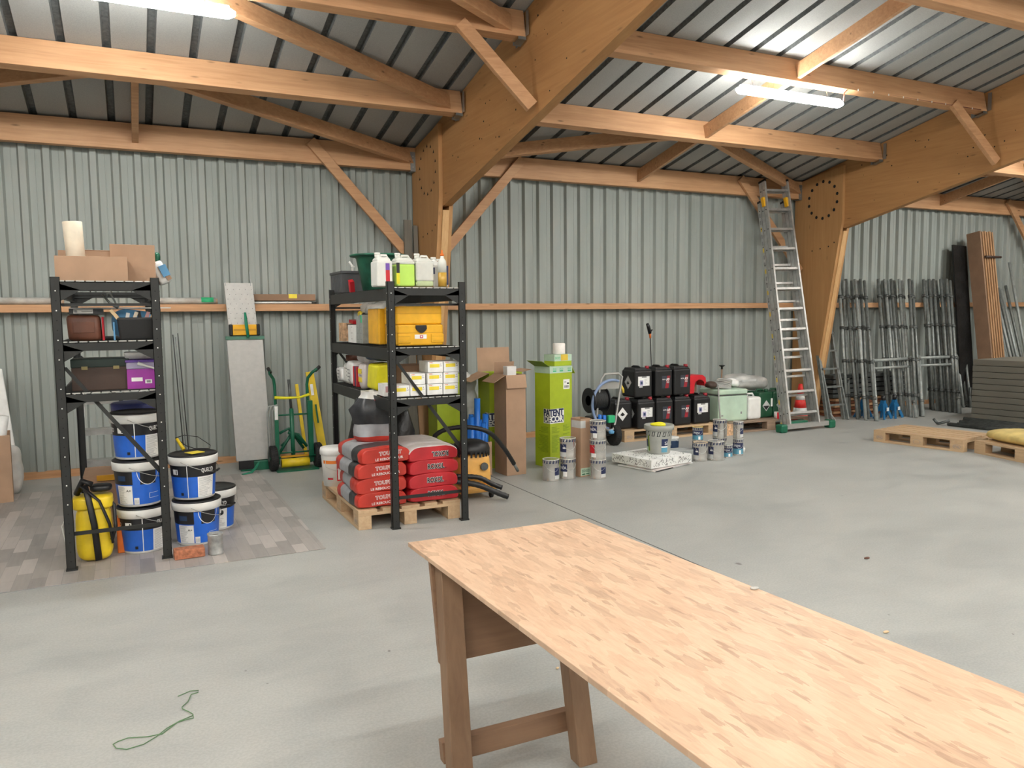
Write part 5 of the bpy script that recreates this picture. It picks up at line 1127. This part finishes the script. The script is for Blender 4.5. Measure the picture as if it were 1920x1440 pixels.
B('black_plastic').tube([(-.005, 0, 1.31), (-.03, 0, 1.40), (-.05, 0, 1.44)], [.022, .024, .018], 8).build('grip', t); B('black_plastic').tube([(.0, 0, 1.33), (.03, 0, 1.36)], .010, 8).build('trigger', t)
# ---- hose-reel cart
t = thing('pressure_washer', 'wheeled spray cart with bent steel handle, blue hose loop and black reel', 'spray cart', (5.02, 7.92, 0))
m = B('alu_dull').tube([(.04, -.06, .19), (-.10, -.02, .32), (-.055, .0, .60), (-.015, .0, .80), (.03, 0, .86), (.22, 0, .86), (.275, 0, .82), (.24, 0, .62), (.17, -.02, .30), (.12, -.05, .20), (.04, -.06, .19)], .014, 12); m.build('handle_frame', t)
B('alu_dull').hexa([(-.035, -.005, .68), (.225, -.005, .68), (.225, .005, .68), (-.035, .005, .68), (-.02, -.005, .78), (.245, -.005, .78), (.245, .005, .78), (-.02, .005, .78)]).build('handle_plate', t)
m = B('black_plastic').cyl((-.16, .06, .55), .15, .012, 32, axis='x').cyl((.05, .06, .55), .15, .012, 32, axis='x').cyl((-.16, .06, .55), .06, .22, 20, axis='x'); m.build('reel', t)
m = B('cable')
for k in range(12): m.tube([(-.14+k*.0165, .06+.115*math.cos(D(a)), .55+.115*math.sin(D(a))) for a in range(0, 360, 20)], .009, 6, closed=True)
m.build('wound_cable', t)
m = B('hose_blue').tube([(.10-.27*math.cos(D(a))*1.0, -.05, .50+.29*math.sin(D(a))) for a in range(-80, 111, 10)], .017, 10); m.build('blue_hose', t)
tyre(t, (.16, .0, .13), .13, .08); tyre(t, (-.22, .10, .13), .13, .07)
m = B('black_plastic').b2((-.16, -.05, .12), (.10, .16, .36)); m.build('motor', t, bevel=.02)
B('blue_plastic').cyl((-.08, -.07, .30), .022, .09, 12).cyl((-.02, -.07, .28), .022, .10, 12).build('blue_filter', t); B('green_clip').box((.07, -.07, .33), (.09, .06, .09)).build('green_cover', t, bevel=.01); B('sky_blue').lathe((.06, -.10, .16), [(.03, 0), (.035, .03), (.0, .05)], 12).build('blue_valve', t)
B('cardboard_dark').box((-.25, .0, .30), (.14, .12, .10)).build('brown_case', t, bevel=.01)
B('yellow_lid').tube([(.26, .02, .74), (.30, .02, .66), (.31, .02, .62)], [.012, .018, .012], 8).build('yellow_tag', t)
tag(B('cable').tube([(4.52, 8.1, 0), (4.66, 8.15, .58), (4.62, 8.12, .60)], .010, 8).build('black_rod'), 'thin black bent rod leaning left of the spray cart', 'rod')
# ---- second pallet
pallet('weathered wooden pallet under the mint box and white jerrycan', (6.96, 7.93, 0), D(-1), 1.42, .78, 'old_plank_x', marks=False)
tag(B('osb_small').box((6.885, 7.98, .07), (.10, .30, .14)).build('wood_block'), 'reddish wood block between the two pallets of cans', 'block')
t = thing('mint_box', 'pale mint green chest with dark seam on the weathered pallet', 'chest', (7.13, 8.25, .146), D(-3))
B('mint').box((0, 0, .17), (.47, .42, .34)).build('chest', t, bevel=.02, seg=3); B('mint').box((0, 0, .385), (.475, .425, .07)).build('lid', t, bevel=.022, seg=3); B('seam_dark').box((0, 0, .345), (.471, .421, .008)).build('seam', t)
B('text_grey').b2((.12, -.2115, .09), (.145, -.2105, .12)).b2((-.19, -.2115, .07), (-.16, -.2105, .09)).build('mark', t)
t = thing('white_jerrycan', 'white jerrycan with black cap beside the mint chest', 'jerrycan', (7.49, 8.16, .146)); B('bucket_white').box((0, 0, .15), (.225, .26, .30)).build('body', t, bevel=.03, seg=3)
B('bucket_white').tube([(-.03, 0, .29), (-.03, .0, .335), (.06, 0, .335), (.09, 0, .29)], .014, 8).build('handle', t); B('black_plastic').cyl((-.065, 0, .30), .028, .035, 16).build('cap', t)
for i, (x, lab) in enumerate(((7.735, 'dark green jerrycan next to the white one'), (7.985, 'dark green jerrycan with yellow cap behind the ladder foot'))):
    t = thing('green_jerrycan', lab, 'jerrycan', (x, 8.22, .146), 0, 'green jerrycans'); B('green_can').box((0, 0, .175), (.235, .27, .35)).build('body', t, bevel=.024, seg=3)
    f = -.1365; m = B('grey_print').poly([(0, f, .09), (.068, f, .165), (0, f, .24), (-.068, f, .165)]); m.mat('black_print').poly([(-.055, f-.001, .163), (.055, f-.001, .163), (0, f-.001, .105)]); m.build('hazard_diamond', t); 
    B('white_print').b2((.08, f, .15), (.112, f+.001, .26)).build('strip_label', t)
    B('green_can').tube([(-.06, 0, .33), (-.05, 0, .375), (.04, 0, .375), (.06, 0, .33)], .014, 8).build('handle', t); B('yellow_lid' if i else 'green_can').cyl((.06, -.06, .345), .028, .04, 16).build('cap', t)
m = MB().mat('film_grey'); blob(m, (7.66, 8.42, .62), (.66, .34, .20), 3, amp=.02, R=rotm(0, D(5), 0)); m.mat('grey_print').b2((7.45, 8.245, .635), (7.70, 8.25, .665)); tag(m.build('grey_sack'), 'grey plastic sack lying over the green jerrycans', 'sack')
t = thing('hose_coil', 'coil of grey hose and cable heaped on the mint chest', 'hose coil', (7.06, 8.22, .567))
m = B('rope_grey')
for k in range(7): m.tube([((.13-.006*k)*math.cos(D(a))+.01*k, (.12-.004*k)*math.sin(D(a)), .012+.016*k+.012*math.sin(D(a*2+k*50))) for a in range(0, 360, 15)], .011, 8, closed=True)
m.build('coil', t); B('rope_grey').tube([(-.18, -.17, .06), (-.24, -.24, -.02), (-.24, -.26, -.22), (-.22, -.26, -.40)], .010, 8).build('hanging_end', t)
mb = MB().mat('toolbox_brown'); blob(mb, (-.19, -.02, .06), (.16, .14, .09), 2.5, amp=.01); mb.build('fitting', t)
mb = MB().mat('white_print'); blob(mb, (.22, .05, .07), (.22, .16, .11), 2.4, amp=.025); mb.build('white_cloth', t)
t = thing('plunger_stick', 'thin brown stick with a black knob rising behind the mint chest', 'stick', (7.25, 8.32, .146)); B('cardboard_dark').tube([(0, .14, .0), (0, 0.1, .68)], .009, 8).build('stick', t); B('black_plastic').lathe((0, .1, .66), [(.012, 0), (.014, .03), (.04, .045), (.04, .055), (0, .058)], 20).build('knob', t)
t = thing('tape_roll', 'red and white barrier tape roll at the foot of the ladder', 'tape', (7.84, 7.97, .146)); m = B('pale_bag').cyl((0, 0, 0), .055, .085, 24); m.mat('red').patch((0, 0, 0), .0555, D(-150), D(-90), .0, .085, 6); m.build('roll', t)
def cone(x, y, lab):
    t = thing('traffic_cone', lab, 'cone', (x, y, 0), 0, 'red cones'); B('cone_red').box((0, 0, .012), (.32, .32, .024)).build('base', t, bevel=.01)
    m = B('cone_red').lathe((0, 0, 0), [(.13, .024), (.105, .15)], 28); m.mat('white_print').lathe((0, 0, 0), [(.105, .15), (.085, .25)], 28); m.mat('cone_red').lathe((0, 0, 0), [(.085, .25), (.065, .36)], 28); m.mat('white_print').lathe((0, 0, 0), [(.065, .36), (.052, .43)], 28); m.mat('cone_red').lathe((0, 0, 0), [(.052, .43), (.025, .58), (0, .58)], 28); m.build('cone', t)
cone(8.35, 8.08, 'red and white traffic cone standing behind the ladder rungs')
# ---- the big ladder: three nested sections
t = thing('extension_ladder', 'tall triple aluminium extension ladder leaning on the beam by the column', 'ladder', (8.10, 7.85, 0))
BL, BR_ = Vector((-.30, 0, .05)), Vector((.20, -.02, .05)); TL, TR = Vector((.0, .86, 3.36)), Vector((.42, .86, 3.38))
nrm = (TL-BL).cross(BR_-BL).normalized(); nrm = -nrm if nrm.y > 0 else nrm
for s in range(3):
    off = nrm*(.066*(s-0)); sh = (1, 1, .92)[2-s] if s != 0 else .92
    sec = thing('ladder_section', None, '', (0, 0, 0)); del sec['label'], sec['category']; sec.parent = t
    for a, b in ((BL, TL), (BR_, TR)):
        m = B('aluminium').bar(a+off, a+off+(b-a)*sh, .026, .056, nrm); m.mat('hole')
        if a is BL:
            for k in range(12):
                p = a+off+(b-a)*((k+.55)/12)*sh; side = (BL-BR_).normalized()
                m.tube([p+side*.0128, p+side*.0145], .009, 8)
            if s == 0:
                m.mat('yellow_lid'); 
                for k in range(30): 
                    p = a+off+(b-a)*((k+.2)/31)*sh+side*.0135; u_ = (b-a).normalized()
                    m.mat(('yellow_lid', 'text_grey', 'text_grey')[k % 3]).poly([p-u_*.03-nrm*.012, p+u_*.03-nrm*.012, p+u_*.03+nrm*.012, p-u_*.03+nrm*.012])
        m.mat('black_plastic'); e = a+off+(b-a)*sh; m.bar(e, e+(b-a).normalized()*.03, .03, .06, nrm); m.build('stile', sec)
    for k in range(12):
        m = B('aluminium'); f_ = (k+.55)/12*sh; m.bar(BL+off+(TL-BL)*f_, BR_+off+(TR-BR_)*f_, .030, .028, nrm).build('rung', sec)
for p in (TL, TR):
    q = p+(BL-TL)*.085+nrm*.10; B('yellow_case').box(q, (.07, .06, .14), rotm(D(-15), 0, 0)).build('yellow_latch', t, bevel=.012)
B('alu_dull').bar((-.44, -.16, .07), (.42, -.12, .07), .07, .06).build('stabiliser_bar', t)
for x, y in ((-.47, -.16), (.44, -.12)): B('green_metal').box((x, y, .055), (.11, .12, .11)).build('rubber_foot', t, bevel=.02)
B('green_metal').box((-.13, -.06, .10), (.34, .12, .05)).build('green_bracket', t, bevel=.008); B('rope_grey').tube([(.44, -.13, .12), (.40, -.16, .20), (.47, -.18, .12), (.52, -.14, .02)], .008, 6).build('white_rope', t)
# grey ladder behind the column
t = thing('grey_ladder', 'narrow dull grey ladder leaning right of the tapered column', 'ladder', (9.22, 8.22, 0))
for s in range(2):
    for sx in (-.19, .14): B('zinc').bar((sx+s*.03, -.0-s*.05, 0), (sx+s*.03-.02*s+.10, .56-s*.05, 2.2-s*.5), .025, .05, (0, 1, 0)).build('stile', t)
for k in range(8): z_ = .22+k*.26; B('zinc').bar((-.17+z_*.045, -.03+z_*.25, z_), (.16+z_*.045, -.03+z_*.25, z_), .025, .025).build('rung', t)
# ================================================================ RIGHT END
def c7(x, y): return 1540+x/3.6, 420+y/3.6
def c8(x, y): return 1600+x/6, 660+y/6
G = {'left': [(118, 178, 1305), (150, 192, 1300), (166, 245, 1318), (205, 256, 1308), (228, 300, 1325), (246, 292, 1300), (264, 318, 1318), (290, 368, 1330)],
     'middle': [(383, 450, 1290), (412, 468, 1285), (428, 510, 1298), (450, 521, 1296), (470, 545, 1300), (490, 560, 1298), (525, 590, 1300), (545, 606, 1304), (592, 642, 1308), (612, 672, 1298)],
     'right': [(690, 740, 1250), (703, 755, 1258), (727, 785, 1262), (743, 800, 1260), (757, 824, 1268), (775, 848, 1266), (805, 870, 1272), (820, 888, 1270), (845, 908, 1276), (868, 930, 1278)]}
ORD = ['leftmost', 'second', 'third', 'fourth', 'last']
for gname, tubes in G.items():
    for i in range(0, len(tubes), 2):
        pts = []
        for j in (0, 1):
            tx, bx_, by_ = tubes[i+j]; b = gp(*c7(bx_, by_)); b.z = .0; top = wp(*c7(tx, 374 if j == 0 else 384), min(8.86, b.y+.75+.04*j)); pts.append((b, top))
        base = pts[0][0]; n_ = ORD[i//2] if i+2 < len(tubes) else 'last'
        t = thing('scaffolding', '%s galvanised scaffold frame of the %s bundle leaning on the wall rail' % (n_, gname), 'scaffold frame', base, 0, 'leaning scaffold frames')
        for b, top in pts:
            m = B('zinc' if (i+len(gname)) % 4 else 'zinc_light').tube([b-base, top-base], .024, 12); m.mat('zinc_dark')
            for f_ in (.15, .40, .64, .87):
                p = b+(top-b)*f_-base; m.tube([p-(top-b).normalized()*.022, p+(top-b).normalized()*.022], .034, 10)
            m.build('upright', t)
        for f_ in (.15, .40, .64, .87):
            a = pts[0][0]+(pts[0][1]-pts[0][0])*f_-base; b = pts[1][0]+(pts[1][1]-pts[1][0])*f_-base; d_ = (b-a).normalized()*.03
            B('zinc').bar(a-d_, b+d_, .018, .045, (0, 0, 1)).build('cross_bar', t)
for nm, (l0, l1, r0, r1) in {'left of the two': ((345, 910), (374, 1332), (603, 896), (640, 1309)), 'right of the two': ((655, 892), (686, 1302), (908, 885), (934, 1280))}.items():
    A, Bq = gp(*c7(*l1)), gp(*c7(*r1)); At = wp(*c7(*l0), A.y+.42); Bt = wp(*c7(*r0), Bq.y+.42)
    t = thing('portal_trestle', 'pale galvanised portal frame with two top bars, %s' % nm, 'scaffold frame', A, 0, 'portal scaffold frames')
    for a, b in ((A, At), (Bq, Bt)): 
        m = B('zinc_light').tube([a-A, b-A], .027, 12); m.mat('zinc')
        for f_ in (.25, .95): m.tube([a-A+(b-a)*(f_-.02), a-A+(b-a)*(f_+.02)], .036, 10)
        m.build('leg', t)
    for f_ in (.97, .84): B('zinc_light').tube([A+(At-A)*f_-A, Bq+(Bt-Bq)*f_-A], .024 if f_ > .9 else .020, 12).build('top_bar', t)
# blue jack stands
def jack(x, y, lab):
    b = gp(x, y)
    t = thing('jack_stand', lab, 'jack stand', b, D(10), 'blue jack stands'); m = B('blue_jack')
    for sx in (-1, 1):
        for sy in (-1, 1): m.bar((sx*.10, sy*.08, 0), (sx*.02, sy*.02, .22), .05, .012, (0, 1, 0))
    m.box((0, 0, .19), (.07, .07, .16), taper=(.8, .8)); m.build('frame', t)
    B('white_print').b2((-.03, -.075, .12), (.03, -.072, .17)).build('label', t); B('black_plastic').cyl((0, 0, .27), .028, .07, 12).build('saddle', t)
jack(1655, 785, 'blue steel jack stand just behind the left portal frame leg'); jack(1676, 783, 'blue steel jack stand right of the other, white sticker in front'); jack(1618, 782, 'blue jack stand half hidden in the left scaffold bundle')
# stacks behind the frames
t = thing('galvanised_stack', 'stack of grey galvanised planks lying behind the scaffold frames', 'scaffold planks', (9.9, 8.62, .28))
for k in range(5): B('zinc_dark').b2((-.45, -.12, k*.072), (1.15, .14, k*.072+.055)).build('plank', t, bevel=.004)
t = thing('board_stack', 'stack of brown boards lying at the foot of the wall behind the ladder', 'boards', (9.65, 8.62, 0))
for k in range(6): B(('copper_pipe', 'board_z')[k % 2]).b2((-.22+.01*k, -.14, k*.046), (.9, .14, k*.046+.036)).build('board', t)
# leaning short braces right of the portal frames
for i, (tx, ty, bx_, by_) in enumerate(((905, 785, 960, 1240), (925, 780, 985, 1235), (945, 785, 1005, 1225), (960, 790, 1010, 1240), (800, 800, 745, 1250), (855, 780, 835, 1240))):
    b = gp(*c7(bx_, by_)); top = wp(*c7(tx, ty), b.y+.5)
    m = B(('zinc_light', 'zinc')[i % 2]).tube([b, top], .022, 10)
    tag(m.build('scaffold_brace'), ['short grey tube leaning left of the dark panel', 'pale short tube leaning beside the dark panel', 'third short tube leaning beside the dark panel', 'rightmost short tube by the dark panel', 'tube slanting inside the right scaffold bundle', 'thin tube standing inside the right portal frame'][i], 'tube', 'short leaning tubes')
b = gp(*c7(1000, 1235)); t = thing('tube_clamp', 'dark clamp and base jack standing left of the panel stack', 'base jack', b); B('zinc_dark').tube([(0, 0, 0), (0, 0, .32)], .018, 8).build('screw', t); B('zinc_dark').box((0, 0, .06), (.14, .03, .03)).build('wing', t); B('zinc_dark').box((0, 0, .004), (.14, .14, .008)).build('plate', t)
# dark panel, standing planks
tag(B('black_bag').bar((12.50, 8.45, 0), (12.62, 8.80, 2.66), .34, .03, (0, 1, 0)).build('dark_panel'), 'tall black panel leaning on the wall left of the upright planks', 'panel')
for k in range(6):
    x = 12.62+.062*k; t = tag(B('board_z' if k else 'cardboard_dark').bar((x, 8.16, 0), (x+.10, 8.62, 2.86-.01*(k % 2)), .030, .235, (0, 1, 0)).build('upright_plank'), ['wide-faced pine plank at the left of the upright bundle', 'second upright pine plank of the clamped bundle', 'third upright pine plank of the clamped bundle', 'fourth upright pine plank of the clamped bundle', 'fifth upright pine plank of the clamped bundle', 'rightmost upright pine plank of the clamped bundle'][k], 'plank', 'upright pine planks')
tag(B('toolbox_brown').tube([(12.72, 8.40, 2.45), (13.12, 8.40, 2.45)], .02, 8).build('bundle_clamp'), 'dark clamp bar across the top of the upright planks', 'clamp')
t = thing('guard_pole', 'pale pole with coupler leaning right of the upright planks', 'pole', (13.2, 8.2, 0)); B('zinc_light').tube([(.10, 0, 0), (-.02, .45, 2.25)], .022, 10).build('pole', t); B('zinc_dark').box((-.0, .40, 2.12), (.10, .06, .09)).build('coupler', t)
for k, (x, h_) in enumerate(((13.42, 1.95), (13.52, 1.9), (13.60, 1.96), (13.69, 1.93), (13.80, 2.0), (13.88, 2.4), (13.30, 1.0), (13.36, .98), (13.25, .95))):
    tag(B(('zinc', 'zinc_light')[k % 2]).tube([(x+.08, 8.25, 0), (x-.02, 8.72 if h_ > 1.5 else 8.45, h_)], .024, 10).build('leaning_tube'), ['first', 'second', 'third', 'fourth', 'fifth', 'tallest', 'first short', 'second short', 'third short'][k]+' grey tube leaning right of the upright planks', 'tube', 'tubes right of the planks')
# panel stack
P0, P1_ = Vector((10.93, 7.34, 0)), Vector((11.16, 5.3, 0)); dx = (P1_-P0).normalized(); ang = math.atan2(dx.y, dx.x)
for k in range(10):
    o = B('ply_panel').b2((0, 0, .003), (2.2, 1.15, .084)); o = o.build('formwork_panel', bevel=.004); o.location = (P0.x+.008*((k*3) % 4-1.5)*.4, P0.y, .087*k); o.rotation_euler[2] = ang
    tag(o, ['grey panel at the bottom of the stack on the right', 'grey panel second from the bottom of the stack', 'grey panel third from the bottom of the stack', 'grey panel fourth from the bottom of the stack', 'grey panel fifth from the bottom of the stack', 'grey panel fifth from the top of the stack', 'grey panel fourth from the top of the stack', 'grey panel third from the top of the stack', 'grey panel second from the top of the stack', 'grey panel on top of the stack on the right'][k], 'panel', 'stacked grey panels')
for k, (x0, y0) in enumerate(((10.02, 7.05), (10.12, 6.98), (10.24, 7.02), (10.37, 7.12), (10.50, 7.16), (10.62, 7.22), (10.72, 7.30))):
    tag(B('zinc_dark').tube([(x0, y0, .027), (x0+.22, y0-2.0, .027)], .025, 10).build('floor_tube'), ['leftmost', 'second', 'third', 'fourth', 'fifth', 'sixth', 'rightmost'][k]+' dark tube lying on the floor before the panel stack', 'tube', 'tubes on the floor')
tag(B('zinc_dark').tube([(9.95, 7.15, .02), (9.90, 7.18, .09)], .018, 8).tube([(9.95, 7.15, .02), (10.05, 7.05, .07)], .018, 8).build('tube_elbow'), 'short bent dark elbow at the end of the floor tubes', 'tube')
pallet('pale wooden pallet lying empty on the floor at right', (8.05, 6.62, 0), D(-79.3), 1.03, .72)
pallet('wooden pallet under the folded yellow cloth at the right edge', (8.33, 5.54, 0), D(-103), 1.2, .8, marks=False)
m = MB().mat('cushion'); blob(m, (8.60, 5.02, .205), (1.05, .62, .13), 3.0, 40, 20, .012, R=rotm(0, 0, D(-103)))
tag(m.build('folded_cloth'), 'folded yellowish cloth lying on the pallet at the right edge', 'cloth')
# ================================================================ TRESTLE TABLE
t = thing('trestle_table', 'long chipboard table top on a wooden trestle in the foreground', 'table', (1.25, 2.3, 0))
O = Vector((1.25, 2.3, 0))
pts = [(.864, 2.653), (1.576, 2.654), (1.70, .15), (.912, .15)]
m = B('osb').prism([Vector((x, y, .734))-O for x, y in pts], (0, 0, .0)) if 0 else MB().mat('osb')
m.hexa([Vector((x, y, .735))-O for x, y in reversed(pts)]+[Vector((x, y, .75))-O for x, y in reversed(pts)]); m.build('table_top', t, bevel=.0012)
def trestle(y0, m_):
    tr = thing('trestle', None, '', (0, y0-2.3, 0)); del tr['label'], tr['category']; tr.parent = t
    tr.rotation_euler[2] = 0 if m_ > 0 else PI
    f = lambda z: -.18+.18*z/.734
    X = lambda x: x if m_ > 0 else -x
    for xb, xt in ((-.385, -.350), (.078, .082)):
        B('trestle_wood').hexa([(xb, f(0), 0), (xb+.072, f(0), 0), (xb+.072, f(0)+.065, 0), (xb, f(0)+.065, 0), (xt, 0, .734), (xt+.072, 0, .734), (xt+.072, .065, .734), (xt, .065, .734)]).build('leg', tr, bevel=.003)
    def board(za, zb, x0, x1, th, nm): B('trestle_x').hexa([(x0, f(za)+.066, za), (x1, f(za)+.066, za), (x1, f(za)+.066+th, za), (x0, f(za)+.066+th, za), (x0, f(zb)+.066, zb), (x1, f(zb)+.066, zb), (x1, f(zb)+.066+th, zb), (x0, f(zb)+.066+th, zb)]).build(nm, tr, bevel=.002)
    board(.09, .155, -.385, .13, .035, 'rail'); board(.395, .733, -.365, .12, .02, 'apron_board')
trestle(2.42, 1); trestle(.40, -1)
# ---- floor litter
P7 = lambda x, y: gp(x/2.526, 880+y/2.526, .004)
m = B('twine').tube([P7(*q) for q in ((842, 1075), (900, 1050), (940, 1047), (938, 1056), (905, 1066), (890, 1100), (862, 1125), (864, 1134), (895, 1148), (914, 1160), (916, 1178), (885, 1184), (840, 1198), (800, 1228), (770, 1252), (700, 1266), (605, 1272), (560, 1288), (535, 1302), (550, 1320), (600, 1326), (680, 1302), (740, 1266), (790, 1226), (850, 1192), (912, 1166))], .0018, 6)
tag(m.build('twine'), 'loose loop of thin green twine lying on the bare concrete', 'twine')
for (x, y, mt_, nm, lab, s_) in ((1625, 1048, 'leather', 'leaf', 'small dark curled leaf lying on the open floor', .022), (1661, 1187, 'tan_lid', 'wood_chip', 'pale wood chip lying on the floor beyond the table', .018), (1045, 1255, 'tan_lid', 'wood_shaving', 'tiny wood shaving on the floor', .008)):
    p = gp(x, y); mb = MB().mat(mt_); blob(mb, (p.x, p.y, .006), (s_*2, s_, .010), 2.2, 14, 8, .004); tag(mb.build(nm), lab, 'litter')
mb = MB().mat('film'); blob(mb, (gp(1414, 1105, .75).x, gp(1414, 1105, .75).y, .754), (.028, .020, .008), 2.2, 14, 8, .004); tag(mb.build('plastic_scrap'), 'shiny scrap of clear plastic on the far edge of the table', 'litter')
